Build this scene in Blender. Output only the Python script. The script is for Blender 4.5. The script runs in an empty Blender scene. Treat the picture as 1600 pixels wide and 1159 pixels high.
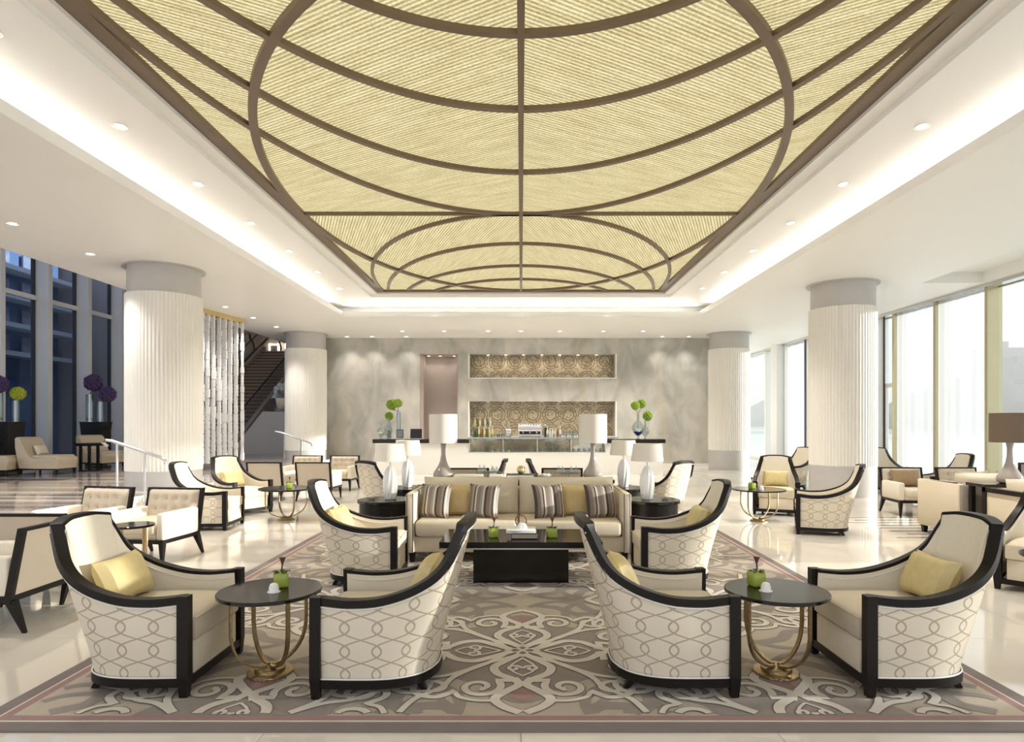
import bpy, math, random
from mathutils import Vector, Matrix
random.seed(7)
PI = math.pi
S = bpy.context.scene
COL = S.collection
H = 1.45            # camera height; image vanishing point (814, 660), focal length 1000 px of 1600

# ------------------------------------------------------------------ camera, world, sun, exposure
cam_d = bpy.data.cameras.new('camera'); cam = bpy.data.objects.new('camera', cam_d); COL.objects.link(cam)
cam.location = (0, 0, H); cam.rotation_euler = (PI/2, 0, 0)
cam_d.sensor_width = 36; cam_d.lens = 22.5; cam_d.shift_x = -14/1600; cam_d.shift_y = 80.5/1600
cam_d.clip_start = .05; cam_d.clip_end = 600
S.camera = cam
S.view_settings.view_transform = 'Standard'; S.view_settings.look = 'None'
S.view_settings.gamma = 1; S.view_settings.use_curve_mapping = False
S.view_settings.exposure = 0.72

W = bpy.data.worlds.new('daylight'); S.world = W; W.use_nodes = True
bgn = W.node_tree.nodes['Background']
bgn.inputs[0].default_value = (.92, .96, 1.0, 1); bgn.inputs[1].default_value = 0.85

sun_d = bpy.data.lights.new('sun_offscreen', 'SUN'); sun = bpy.data.objects.new('sun_offscreen', sun_d); COL.objects.link(sun)
sun_d.energy = 5.0; sun_d.angle = .02; sun_d.color = (1, .96, .89)
sun.rotation_euler = Vector((-math.cos(.2), .05, -math.sin(.2))).to_track_quat('-Z', 'Y').to_euler()
sun.location = (30, 5, 10)

def area(name, loc, direction, sx, sy, energy, color=(1, .97, .92)):
    d = bpy.data.lights.new(name, 'AREA'); d.shape = 'RECTANGLE'; d.size = sx; d.size_y = sy
    d.energy = energy; d.color = color
    o = bpy.data.objects.new(name, d); COL.objects.link(o); o.location = loc
    o.rotation_euler = Vector(direction).to_track_quat('-Z', 'Y').to_euler()
    return o
CZ = 4.22           # main ceiling
UZ = 4.57           # upper tier of the coffer
# strip lights hidden in the cove behind the coffer lip (long side along the lip)
COVE = 30
for sx in (-1, 1):
    o = area('cove_strip_light', (sx*4.98, 9.9, 4.40), (0, 0, 1), .05, 13.2, COVE)
    o.rotation_euler = (PI, -sx*.5, 0)
o = area('cove_strip_light', (0, 17.05, 4.40), (0, 0, 1), 9.2, .05, COVE*.7); o.rotation_euler = (PI+.5, 0, 0)
o = area('cove_strip_near_offscreen', (0, 2.75, 4.40), (0, 0, 1), 9.2, .05, COVE*.7); o.rotation_euler = (PI-.5, 0, 0)

# ------------------------------------------------------------------ materials
MATS = {}
def nodes_of(m):
    m.use_nodes = True
    nt = m.node_tree
    return nt, nt.nodes, nt.links, nt.nodes['Principled BSDF']
def pm(name, col, rough=.5, metal=0, var=.08, scale=12, bump=0, bscale=200, stretch=None, spec=.5, **kw):
    m = bpy.data.materials.new(name); nt, N, L, b = nodes_of(m)
    tc = N.new('ShaderNodeTexCoord'); mp = N.new('ShaderNodeMapping')
    L.new(tc.outputs['Object'], mp.inputs[0])
    if stretch: mp.inputs['Scale'].default_value = stretch
    nz = N.new('ShaderNodeTexNoise'); nz.inputs['Scale'].default_value = scale; nz.inputs['Detail'].default_value = 4
    L.new(mp.outputs[0], nz.inputs[0])
    mx = N.new('ShaderNodeMix'); mx.data_type = 'RGBA'
    c = Vector(col)
    mx.inputs[6].default_value = (*[max(0, x*(1-var)) for x in c], 1)
    mx.inputs[7].default_value = (*[min(1, x*(1+var)) for x in c], 1)
    L.new(nz.outputs['Fac'], mx.inputs[0]); L.new(mx.outputs[2], b.inputs['Base Color'])
    b.inputs['Roughness'].default_value = rough; b.inputs['Metallic'].default_value = metal
    b.inputs['Specular IOR Level'].default_value = spec
    if bump:
        n2 = N.new('ShaderNodeTexNoise'); n2.inputs['Scale'].default_value = bscale; n2.inputs['Detail'].default_value = 2
        L.new(tc.outputs['Object'], n2.inputs[0])
        bp = N.new('ShaderNodeBump'); bp.inputs['Strength'].default_value = bump; bp.inputs['Distance'].default_value = .01
        L.new(n2.outputs['Fac'], bp.inputs['Height']); L.new(bp.outputs[0], b.inputs['Normal'])
    for k, v in kw.items(): b.inputs[k].default_value = v
    MATS[name] = m
    return m
def emit(name, col, strength):
    m = bpy.data.materials.new(name); nt, N, L, b = nodes_of(m)
    b.inputs['Base Color'].default_value = (*col, 1)
    b.inputs['Emission Color'].default_value = (*col, 1); b.inputs['Emission Strength'].default_value = strength
    MATS[name] = m; return m
def math_node(N, L, op, a, b=None, c=None):
    n = N.new('ShaderNodeMath'); n.operation = op
    for i, x in enumerate((a, b, c)):
        if x is None: continue
        if isinstance(x, (int, float)): n.inputs[i].default_value = x
        else: L.new(x, n.inputs[i])
    return n.outputs[0]
def thin_glass(name, tint=(.96, .98, .98), refl=.12, rough=.02):
    m = bpy.data.materials.new(name); nt, N, L, b = nodes_of(m)
    out = N['Material Output']; N.remove(b)
    tr = N.new('ShaderNodeBsdfTransparent'); gl = N.new('ShaderNodeBsdfGlossy'); mx = N.new('ShaderNodeMixShader')
    tr.inputs[0].default_value = (*tint, 1); gl.inputs['Roughness'].default_value = rough
    lw = N.new('ShaderNodeLayerWeight'); lw.inputs[0].default_value = .5
    f = math_node(N, L, 'MULTIPLY_ADD', math_node(N, L, 'POWER', lw.outputs['Facing'], 4.0), .7, refl*.45)
    L.new(math_node(N, L, 'MINIMUM', f, 1.0), mx.inputs[0]); L.new(tr.outputs[0], mx.inputs[1]); L.new(gl.outputs[0], mx.inputs[2])
    L.new(mx.outputs[0], out.inputs[0]); MATS[name] = m; return m

wood = pm('dark_wood', (.010, .007, .006), .38, var=.5, scale=6, stretch=(1, 1, 12), spec=.22)
wood_gloss = pm('dark_lacquer', (.010, .008, .007), .14, var=.3, scale=5, spec=.4)
cream = pm('cream_upholstery', (.69, .60, .46), .85, var=.05, scale=40, bump=.15, bscale=400)
cream_lt = pm('pale_cream_upholstery', (.76, .69, .57), .85, var=.05, scale=40, bump=.15, bscale=400)
beige = pm('beige_upholstery', (.55, .47, .37), .85, var=.06, scale=40, bump=.15, bscale=400)
tan = pm('tan_leather', (.66, .55, .40), .55, var=.06, scale=20)
taupe_f = pm('taupe_fabric', (.30, .25, .21), .8, var=.08, scale=40)
gold_f = pm('gold_silk', (.62, .50, .24), .55, var=.15, scale=18, bump=.2, bscale=60)
ochre_f = pm('ochre_silk', (.58, .42, .19), .5, var=.15, scale=14, bump=.2, bscale=60)
brown_f = pm('brown_fabric', (.30, .20, .11), .7, var=.15, scale=14)
piping = pm('silver_piping', (.75, .72, .68), .5, var=.03)
dark_piping = pm('dark_piping', (.05, .035, .03), .5, var=.1)
bronze = pm('hammered_bronze', (.42, .31, .17), .3, 1, var=.4, scale=60, bump=.5, bscale=120)
gold_m = pm('brushed_gold', (.70, .56, .28), .28, 1, var=.1)
frame_b = pm('bronze_frame', (.17, .12, .075), .4, .3, var=.15, scale=3)
steel = pm('brushed_steel', (.62, .61, .60), .25, 1, var=.08)
white_p = pm('white_plaster', (.84, .82, .78), .7, var=.015, scale=2)
ceil_m = pm('ceiling_paint', (.86, .845, .81), .45, var=.012, scale=1.5)
flute_m = pm('fluted_plaster', (.84, .81, .75), .55, var=.02, scale=4)
grey_st = pm('grey_stucco', (.52, .50, .48), .4, var=.06, scale=4)
white_lq = pm('white_lacquer', (.84, .81, .76), .2, var=.02, scale=2)
white_mb = pm('white_marble', (.80, .76, .71), .12, var=.05, scale=3)
ceramic = pm('white_ceramic', (.86, .85, .82), .15, var=.02)
taupe_c = pm('taupe_ceramic', (.38, .33, .30), .12, var=.05)
shade_w = pm('cream_lampshade', (.80, .74, .65), .8, var=.03, scale=80)
shade_b = pm('brown_lampshade', (.13, .092, .06), .7, var=.1, scale=80)
black_p = pm('black_plastic', (.012, .012, .013), .3, var=.1)
navy_b = pm('navy_cloth', (.03, .04, .055), .5, var=.1)
paper = pm('white_paper', (.84, .83, .80), .6, var=.02)
lime_g = pm('lime_glass', (.40, .48, .07), .1, var=.15, scale=8, **{'Transmission Weight': .25})
leaf_d = pm('dark_leaf', (.035, .05, .02), .5, var=.3)
calla = pm('maroon_petal', (.16, .05, .05), .4, var=.3)
green_b = pm('green_hydrangea', (.22, .33, .03), .8, var=.5, scale=30)
lime_b = pm('lime_hydrangea', (.45, .50, .04), .8, var=.45, scale=30)
purple_b = pm('purple_hydrangea', (.09, .05, .15), .8, var=.5, scale=30)
planter_m = pm('black_planter', (.018, .016, .015), .25, var=.2)
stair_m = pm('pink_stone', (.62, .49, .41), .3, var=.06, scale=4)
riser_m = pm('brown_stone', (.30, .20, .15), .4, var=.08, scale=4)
taupe_w = pm('taupe_panel', (.40, .33, .29), .5, var=.03, scale=2)
dark_alu = pm('dark_aluminium', (.05, .05, .055), .4, .3, var=.1)
gold_mul = pm('champagne_mullion', (.50, .45, .29), .35, .6, var=.08, scale=3)
white_fr = pm('white_frame', (.80, .79, .77), .4, var=.02)
plant_w = pm('dark_water', (.03, .03, .04), .1)
spec_d = pm('mirror_bar', (.55, .48, .38), .12, .9, var=.35, scale=7)
glass = thin_glass('clear_glass'); glass_v = thin_glass('vase_glass', (.80, .86, .87), .5)
glass_dark = thin_glass('tinted_glass', (.58, .66, .78), .06)
glass_blue = pm('blue_glass', (.03, .03, .25), .1, var=.2)
lens = emit('lamp_lens', (1, .94, .84), 9)
lit_frame = emit('lit_edge', (1, .93, .80), 2.2)

# crystal
m = bpy.data.materials.new('crystal'); nt, N, L, b = nodes_of(m)
b.inputs['Base Color'].default_value = (.90, .89, .88, 1); b.inputs['Roughness'].default_value = .15
b.inputs['Metallic'].default_value = 0; b.inputs['Transmission Weight'].default_value = .1
tc = N.new('ShaderNodeTexCoord'); nz = N.new('ShaderNodeTexNoise'); nz.inputs['Scale'].default_value = 5
L.new(tc.outputs['Object'], nz.inputs[0]); bp = N.new('ShaderNodeBump'); bp.inputs['Strength'].default_value = .6
L.new(nz.outputs['Fac'], bp.inputs['Height']); L.new(bp.outputs[0], b.inputs['Normal'])
MATS['crystal'] = crystal = m

# trellis fabric (UV in metres)
m = bpy.data.materials.new('trellis_fabric'); nt, N, L, b = nodes_of(m)
uv = N.new('ShaderNodeUVMap'); sp = N.new('ShaderNodeSeparateXYZ'); L.new(uv.outputs[0], sp.inputs[0])
PX, PY, A = .168, .245, .675
x = math_node(N, L, 'DIVIDE', sp.outputs[0], PX); y = math_node(N, L, 'MULTIPLY', sp.outputs[1], 2*PI/PY)
c = math_node(N, L, 'MULTIPLY', math_node(N, L, 'COSINE', y), A)
s3 = math_node(N, L, 'MULTIPLY', math_node(N, L, 'SINE', math_node(N, L, 'MULTIPLY', y, 3)), 0.0)
c3 = math_node(N, L, 'MULTIPLY_ADD', math_node(N, L, 'COSINE', math_node(N, L, 'MULTIPLY', y, 3)), -.03, c)
s = math_node(N, L, 'SINE', y)
wn = math_node(N, L, 'MULTIPLY', math_node(N, L, 'SQRT', math_node(N, L, 'MULTIPLY_ADD', math_node(N, L, 'MULTIPLY', s, s), 6.0, 1.0)), .0046/PX)
lines = []
for op in ('SUBTRACT', 'ADD'):
    q = math_node(N, L, op, x, c3)
    q = math_node(N, L, 'FRACT', math_node(N, L, 'ADD', q, 50.5))
    q = math_node(N, L, 'ABSOLUTE', math_node(N, L, 'SUBTRACT', q, .5))
    lines.append(math_node(N, L, 'LESS_THAN', q, wn))
mk = math_node(N, L, 'MAXIMUM', *lines)
mx = N.new('ShaderNodeMix'); mx.data_type = 'RGBA'
mx.inputs[6].default_value = (.70, .625, .505, 1); mx.inputs[7].default_value = (.43, .35, .26, 1)
L.new(mk, mx.inputs[0]); L.new(mx.outputs[2], b.inputs['Base Color']); b.inputs['Roughness'].default_value = .8
MATS['trellis'] = trellis = m

# striped pillow fabric (UV u across the stripes)
m = bpy.data.materials.new('striped_silk'); nt, N, L, b = nodes_of(m)
uv = N.new('ShaderNodeUVMap'); sp = N.new('ShaderNodeSeparateXYZ'); L.new(uv.outputs[0], sp.inputs[0])
f = math_node(N, L, 'FRACT', math_node(N, L, 'MULTIPLY', sp.outputs[0], 1.7))
cr = N.new('ShaderNodeValToRGB'); cr.color_ramp.interpolation = 'CONSTANT'; L.new(f, cr.inputs[0])
stops = [(0, (.05, .035, .03)), (.12, (.20, .15, .12)), (.30, (.33, .27, .22)), (.42, (.05, .035, .03)), (.5, (.62, .55, .42)),
         (.58, (.22, .17, .14)), (.78, (.28, .25, .24)), (.9, (.62, .55, .42))]
cr.color_ramp.elements[0].color = (*stops[0][1], 1)
cr.color_ramp.elements[1].position = stops[1][0]; cr.color_ramp.elements[1].color = (*stops[1][1], 1)
for p_, c_ in stops[2:]:
    e = cr.color_ramp.elements.new(p_); e.color = (*c_, 1)
L.new(cr.outputs[0], b.inputs['Base Color']); b.inputs['Roughness'].default_value = .5
MATS['stripe'] = striped = m

# polished cream marble floor
def marble(name, c1, c2, rough):
    m = bpy.data.materials.new(name); nt, N, L, b = nodes_of(m)
    g = N.new('ShaderNodeNewGeometry'); nz = N.new('ShaderNodeTexNoise'); nz.inputs['Scale'].default_value = .9; nz.inputs['Detail'].default_value = 8
    nz.inputs['Distortion'].default_value = 1.2
    L.new(g.outputs['Position'], nz.inputs[0]); cr = N.new('ShaderNodeValToRGB'); L.new(nz.outputs['Fac'], cr.inputs[0])
    cr.color_ramp.elements[0].position = .3; cr.color_ramp.elements[0].color = (*c1, 1)
    cr.color_ramp.elements[1].position = .7; cr.color_ramp.elements[1].color = (*c2, 1)
    oi = N.new('ShaderNodeObjectInfo'); hv = N.new('ShaderNodeHueSaturation')
    L.new(math_node(N, L, 'MULTIPLY_ADD', oi.outputs['Random'], .06, .97), hv.inputs['Value'])
    L.new(cr.outputs[0], hv.inputs['Color']); L.new(hv.outputs[0], b.inputs['Base Color'])
    b.inputs['Roughness'].default_value = rough; b.inputs['Specular IOR Level'].default_value = .75
    MATS[name] = m; return m
floor_m = marble('cream_marble', (.65, .59, .51), (.74, .69, .62), .05)
joint_m = pm('joint_grout', (.50, .45, .39), .5, var=.05)
inlay_d = marble('dark_marble', (.13, .10, .09), (.22, .18, .15), .06)

# striped brown marble of the raised side floor
m = bpy.data.materials.new('striped_marble'); nt, N, L, b = nodes_of(m)
g = N.new('ShaderNodeNewGeometry'); sp = N.new('ShaderNodeSeparateXYZ'); L.new(g.outputs['Position'], sp.inputs[0])
nz = N.new('ShaderNodeTexNoise'); nz.noise_dimensions = '1D'; nz.inputs['Scale'].default_value = 2.6; nz.inputs['Detail'].default_value = 6
L.new(sp.outputs[1], nz.inputs['W'])
cr = N.new('ShaderNodeValToRGB'); L.new(nz.outputs['Fac'], cr.inputs[0])
cr.color_ramp.elements[0].position = .40; cr.color_ramp.elements[0].color = (.24, .19, .17, 1)
cr.color_ramp.elements[1].position = .62; cr.color_ramp.elements[1].color = (.68, .60, .53, 1)
L.new(cr.outputs[0], b.inputs['Base Color']); b.inputs['Roughness'].default_value = .06; b.inputs['Specular IOR Level'].default_value = .8
MATS['striped_marble'] = striped_mb = m

# veined grey green stone of the far wall
m = bpy.data.materials.new('veined_stone'); nt, N, L, b = nodes_of(m)
g = N.new('ShaderNodeNewGeometry')
def vnoise(scale, st, det=6, dist=.6):
    mp = N.new('ShaderNodeMapping'); mp.inputs['Scale'].default_value = st; L.new(g.outputs['Position'], mp.inputs[0])
    nz = N.new('ShaderNodeTexNoise'); nz.inputs['Scale'].default_value = scale; nz.inputs['Detail'].default_value = det
    nz.inputs['Distortion'].default_value = dist; L.new(mp.outputs[0], nz.inputs[0]); return nz.outputs['Fac']
cr = N.new('ShaderNodeValToRGB'); L.new(vnoise(1.7, (1, 1, .6), 12, .8), cr.inputs[0])
E = cr.color_ramp.elements
E[0].position = .32; E[0].color = (.36, .35, .31, 1); E[1].position = .68; E[1].color = (.60, .57, .51, 1)
e = E.new(.5); e.color = (.48, .465, .42, 1)
cr2 = N.new('ShaderNodeValToRGB'); L.new(vnoise(1.3, (1, 1, .12), 4, .5), cr2.inputs[0])
cr2.color_ramp.elements[0].position = .56; cr2.color_ramp.elements[0].color = (0, 0, 0, 1)
cr2.color_ramp.elements[1].position = .75; cr2.color_ramp.elements[1].color = (1, 1, 1, 1)
mx = N.new('ShaderNodeMix'); mx.data_type = 'RGBA'
L.new(math_node(N, L, 'MULTIPLY', cr2.outputs[0], .45), mx.inputs[0]); L.new(cr.outputs[0], mx.inputs[6]); mx.inputs[7].default_value = (.50, .43, .27, 1)
L.new(mx.outputs[2], b.inputs['Base Color']); b.inputs['Roughness'].default_value = .35
MATS['stone'] = stone = m

# gold mosaic with rows of ring medallions
m = bpy.data.materials.new('gold_mosaic'); nt, N, L, b = nodes_of(m)
g = N.new('ShaderNodeNewGeometry'); sp = N.new('ShaderNodeSeparateXYZ'); L.new(g.outputs['Position'], sp.inputs[0])
def cell(v, per, off): return math_node(N, L, 'SUBTRACT', math_node(N, L, 'FRACT', math_node(N, L, 'DIVIDE', math_node(N, L, 'ADD', v, off), per)), .5)
cx = cell(sp.outputs[0], .60, 20.3); cz = cell(sp.outputs[2], .60, 9.99)
r = math_node(N, L, 'SQRT', math_node(N, L, 'ADD', math_node(N, L, 'MULTIPLY', cx, cx), math_node(N, L, 'MULTIPLY', cz, cz)))
ring = math_node(N, L, 'SINE', math_node(N, L, 'MULTIPLY', r, 46))
ring = math_node(N, L, 'MULTIPLY', math_node(N, L, 'GREATER_THAN', ring, .45), math_node(N, L, 'MULTIPLY', math_node(N, L, 'LESS_THAN', r, .46), math_node(N, L, 'GREATER_THAN', r, .2)))
vr = N.new('ShaderNodeTexVoronoi'); vr.inputs['Scale'].default_value = 26; L.new(g.outputs['Position'], vr.inputs[0])
mk = math_node(N, L, 'MULTIPLY', ring, math_node(N, L, 'GREATER_THAN', vr.outputs['Distance'], .22))
mx = N.new('ShaderNodeMix'); mx.data_type = 'RGBA'; L.new(mk, mx.inputs[0])
mx.inputs[6].default_value = (.42, .34, .22, 1); mx.inputs[7].default_value = (.13, .09, .05, 1)
v2 = N.new('ShaderNodeTexVoronoi'); v2.inputs['Scale'].default_value = 13; L.new(g.outputs['Position'], v2.inputs[0])
m9 = N.new('ShaderNodeMix'); m9.data_type = 'RGBA'; L.new(math_node(N, L, 'MULTIPLY', math_node(N, L, 'LESS_THAN', v2.outputs['Distance'], .42), .75), m9.inputs[0]); L.new(mx.outputs[2], m9.inputs[6]); m9.inputs[7].default_value = (.19, .14, .085, 1)
L.new(m9.outputs[2], b.inputs['Base Color']); b.inputs['Roughness'].default_value = .3; b.inputs['Metallic'].default_value = .25
MATS['mosaic'] = mosaic = m

# back-lit ribbed glass of the skylight; rods run at +-45 degrees
def ribbed(name, dx, dy):
    m = bpy.data.materials.new(name); nt, N, L, b = nodes_of(m)
    g = N.new('ShaderNodeNewGeometry'); sp = N.new('ShaderNodeSeparateXYZ'); L.new(g.outputs['Position'], sp.inputs[0])
    d = math_node(N, L, 'ADD', math_node(N, L, 'MULTIPLY', sp.outputs[0], dx), math_node(N, L, 'MULTIPLY', sp.outputs[1], dy))
    t = math_node(N, L, 'ADD', math_node(N, L, 'MULTIPLY', sp.outputs[0], -dy), math_node(N, L, 'MULTIPLY', sp.outputs[1], dx))
    w = math_node(N, L, 'MULTIPLY_ADD', math_node(N, L, 'SINE', math_node(N, L, 'MULTIPLY', d, 2*PI/.046)), .5, .5)
    cmb = N.new('ShaderNodeCombineXYZ')
    L.new(math_node(N, L, 'MULTIPLY', d, 16), cmb.inputs[0]); L.new(math_node(N, L, 'MULTIPLY', t, 1.6), cmb.inputs[1])
    nz = N.new('ShaderNodeTexNoise'); nz.inputs['Scale'].default_value = 1.0; nz.inputs['Detail'].default_value = 3; L.new(cmb.outputs[0], nz.inputs[0])
    bead = N.new('ShaderNodeTexNoise'); bead.inputs['Scale'].default_value = 42; L.new(g.outputs['Position'], bead.inputs[0])
    f = math_node(N, L, 'ADD', math_node(N, L, 'MULTIPLY', w, .45), math_node(N, L, 'MULTIPLY', nz.outputs['Fac'], .45))
    f = math_node(N, L, 'ADD', f, math_node(N, L, 'MULTIPLY_ADD', bead.outputs['Fac'], .5, -.2))
    cr = N.new('ShaderNodeValToRGB'); L.new(f, cr.inputs[0])
    E = cr.color_ramp.elements
    E[0].position = .2; E[0].color = (.27, .20, .08, 1); E[1].position = .95; E[1].color = (.95, .86, .56, 1)
    e = E.new(.55); e.color = (.54, .465, .26, 1)
    L.new(cr.outputs[0], b.inputs['Emission Color']); b.inputs['Emission Strength'].default_value = 0.78
    b.inputs['Base Color'].default_value = (.08, .07, .04, 1); b.inputs['Roughness'].default_value = .6; b.inputs['Specular IOR Level'].default_value = .15
    MATS[name] = m; return m
rib_a = ribbed('ribbed_glass_a', .5, .866); rib_b = ribbed('ribbed_glass_b', -.5, .866)
rib_c = ribbed('ribbed_glass_c', .94, .34); rib_d = ribbed('ribbed_glass_d', -.94, .34)

# sheer curtain
m = bpy.data.materials.new('sheer_voile'); nt, N, L, b = nodes_of(m); out = N['Material Output']; N.remove(b)
tl = N.new('ShaderNodeBsdfTranslucent'); tl.inputs[0].default_value = (.44, .45, .48, 1)
df = N.new('ShaderNodeBsdfDiffuse'); df.inputs[0].default_value = (.9, .9, .92, 1)
tr = N.new('ShaderNodeBsdfTransparent'); m1 = N.new('ShaderNodeMixShader'); m2 = N.new('ShaderNodeMixShader')
m1.inputs[0].default_value = .35; L.new(tl.outputs[0], m1.inputs[1]); L.new(df.outputs[0], m1.inputs[2])
nz = N.new('ShaderNodeTexNoise'); nz.inputs['Scale'].default_value = 300
L.new(math_node(N, L, 'MULTIPLY_ADD', nz.outputs['Fac'], .1, .16), m2.inputs[0])
L.new(m1.outputs[0], m2.inputs[1]); L.new(tr.outputs[0], m2.inputs[2]); L.new(m2.outputs[0], out.inputs[0])
MATS['sheer'] = sheer = m

# rug colours
rug_field = pm('rug_beige', (.43, .365, .29), .95, var=.12, scale=9, bump=.3, bscale=500)
rug_taupe = pm('rug_taupe', (.27, .23, .20), .95, var=.15, scale=9, bump=.3, bscale=500)
rug_cream = pm('rug_cream', (.60, .545, .475), .9, var=.06, scale=9)
rug_dark = pm('rug_outline', (.17, .14, .12), .95, var=.1)
rug_rose = pm('rug_rose', (.30, .185, .17), .95, var=.12, scale=9)
rug_border = pm('rug_border', (.20, .165, .15), .95, var=.12, scale=6, bump=.3, bscale=500)
# ------------------------------------------------------------------ mesh helpers
class MB:
    def __init__(s): s.v = []; s.f = []; s.uv = []
    def add(s, vs, fs, uvs=None):
        o = len(s.v); s.v += [tuple(p) for p in vs]; s.f += [tuple(i+o for i in q) for q in fs]
        s.uv += list(uvs) if uvs else [(p[0], p[2]) for p in vs]; return s
    def box(s, x0, x1, y0, y1, z0, z1):
        return s.add([(x0,y0,z0),(x1,y0,z0),(x1,y1,z0),(x0,y1,z0),(x0,y0,z1),(x1,y0,z1),(x1,y1,z1),(x0,y1,z1)],
                     [(3,2,1,0),(4,5,6,7),(0,1,5,4),(1,2,6,5),(2,3,7,6),(3,0,4,7)])
    def rbox(s, x0, x1, y0, y1, z0, z1, b):
        # box with all vertical and horizontal edges chamfered, two rings per end
        lay = []
        for (z, i) in ((z0, b), (z0+b*.35, b*.35), (z0+b, 0), (z1-b, 0), (z1-b*.35, b*.35), (z1, b)):
            c = b*1.2; r = []
            X0, X1, Y0, Y1 = x0+i, x1-i, y0+i, y1-i
            for (cx, cy, a0) in ((X1-c, Y1-c, 0), (X0+c, Y1-c, PI/2), (X0+c, Y0+c, PI), (X1-c, Y0+c, 1.5*PI)):
                for k in range(4):
                    a = a0+k*PI/6; r.append((cx+c*math.cos(a), cy+c*math.sin(a), z))
            lay.append(r)
        return s.loft(lay, True, True)
    def loft(s, rings, closed=True, caps=False, uvf=None):
        n = len(rings[0]); vs = [p for r in rings for p in r]; fs = []
        for j in range(len(rings)-1):
            for i in range(n if closed else n-1):
                a = j*n+i; b_ = j*n+(i+1) % n
                fs.append((a, b_, b_+n, a+n))
        if caps:
            fs.append(tuple(range(n-1, -1, -1))); fs.append(tuple((len(rings)-1)*n+i for i in range(n)))
        return s.add(vs, fs, [uvf(i % n, i//n) for i in range(len(vs))] if uvf else None)
    def frustum(s, c0, w0, c1, w1):
        r = []
        for c, w in ((c0, w0), (c1, w1)):
            a, b_ = w[0]/2, w[1]/2
            r.append([(c[0]-a,c[1]-b_,c[2]),(c[0]+a,c[1]-b_,c[2]),(c[0]+a,c[1]+b_,c[2]),(c[0]-a,c[1]+b_,c[2])])
        return s.loft(r, True, True)
    def lathe(s, prof, seg=24, c=(0,0,0), caps=True):
        rings = [[(c[0]+r*math.cos(2*PI*i/seg), c[1]+r*math.sin(2*PI*i/seg), c[2]+z) for i in range(seg)] for r, z in prof]
        return s.loft(rings, True, caps)
    def tube(s, pts, r, seg=8, closed=False, caps=True):
        pts = [Vector(p) for p in pts]; n = len(pts); rings = []; up = None
        for i in range(n):
            if closed: t = pts[(i+1) % n]-pts[i-1]
            else: t = pts[min(i+1, n-1)]-pts[max(i-1, 0)]
            t.normalize()
            if up is None: up = Vector((0,0,1)) if abs(t.z) < .9 else Vector((1,0,0))
            a = t.cross(up).normalized(); up = a.cross(t).normalized()
            rr = r[i] if isinstance(r, (list, tuple)) else r
            rings.append([pts[i]+(a*math.cos(2*PI*k/seg)+up*math.sin(2*PI*k/seg))*rr for k in range(seg)])
        if closed: rings.append(rings[0])
        return s.loft(rings, True, caps and not closed)
    def rect_sweep(s, pts, sides, w0, w1, h0, h1):
        # rectangular section: from -w0 to w1 along the given side vectors, -h0..h1 along up
        pts = [Vector(p) for p in pts]; n = len(pts); rings = []
        for i in range(n):
            t = (pts[min(i+1, n-1)]-pts[max(i-1, 0)]).normalized(); sd = Vector(sides[i]).normalized()
            up = sd.cross(t).normalized()
            if up.z < -.01 or (abs(up.z) <= .01 and up.x < 0): up = -up
            rings.append([pts[i]+sd*a+up*b_ for a, b_ in ((-w0,-h0),(w1,-h0),(w1,h1),(-w0,h1))])
        return s.loft(rings, True, True)
    def prism(s, poly, axis, a, b_):
        def P(p, t): return (t, p[0], p[1]) if axis == 'x' else (p[0], t, p[1]) if axis == 'y' else (p[0], p[1], t)
        n = len(poly); vs = [P(p, a) for p in poly]+[P(p, b_) for p in poly]
        fs = [(i, (i+1) % n, (i+1) % n+n, i+n) for i in range(n)]+[tuple(range(n-1, -1, -1)), tuple(range(n, 2*n))]
        return s.add(vs, fs)
    def ball(s, c, r, seg=12, rings=8, sz=1.0):
        prof = [(max(1e-4, r*math.sin(PI*k/rings)), -r*sz*math.cos(PI*k/rings)) for k in range(rings+1)]
        return s.lathe(prof, seg, c, False)
    def pillow(s, w, h, t, n=12, pinch=.10, ex=.55):
        # stands in the XZ plane, thickness along Y, bottom edge at z = 0
        for sg in (-1, 1):
            vs = []; uv = []
            for j in range(n+1):
                for i in range(n+1):
                    u, v = 2*i/n-1, 2*j/n-1
                    e = max(0, (1-u**4)*(1-v**4))**ex
                    px = u*(1-pinch*(1-v*v)*abs(u)**3)*w/2; pz = v*(1-pinch*(1-u*u)*abs(v)**3)*h/2
                    vs.append((px, sg*t/2*e, pz+h/2)); uv.append((i/n, j/n))
            fs = [(j*(n+1)+i, j*(n+1)+i+1, (j+1)*(n+1)+i+1, (j+1)*(n+1)+i) for j in range(n) for i in range(n)]
            if sg > 0: fs = [q[::-1] for q in fs]
            s.add(vs, fs, uv)
        return s
    def xform(s, M):
        s.v = [tuple(M @ Vector(p)) for p in s.v]; return s
    def mesh(s, name, mat, angle=38):
        me = bpy.data.meshes.new(name); me.from_pydata(s.v, [], s.f); me.update()
        u = me.uv_layers.new(name='UVMap'); idx = [0]*len(me.loops); me.loops.foreach_get('vertex_index', idx)
        flat = [c for i in idx for c in s.uv[i]]; u.data.foreach_set('uv', flat)
        if angle:
            me.polygons.foreach_set('use_smooth', [True]*len(me.polygons)); me.set_sharp_from_angle(angle=math.radians(angle))
        me.materials.append(mat); return me
    def build(s, name, mat, parent=None, loc=None, angle=38, recalc=True):
        me = s.mesh(name, mat, angle)
        o = bpy.data.objects.new(name, me); COL.objects.link(o)
        if parent: o.parent = parent
        if loc: o.location = loc
        return o
def link(name, me, parent=None, loc=(0,0,0), rot=(0,0,0)):
    o = bpy.data.objects.new(name, me); COL.objects.link(o); o.parent = parent; o.location = loc; o.rotation_euler = rot; return o
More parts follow.
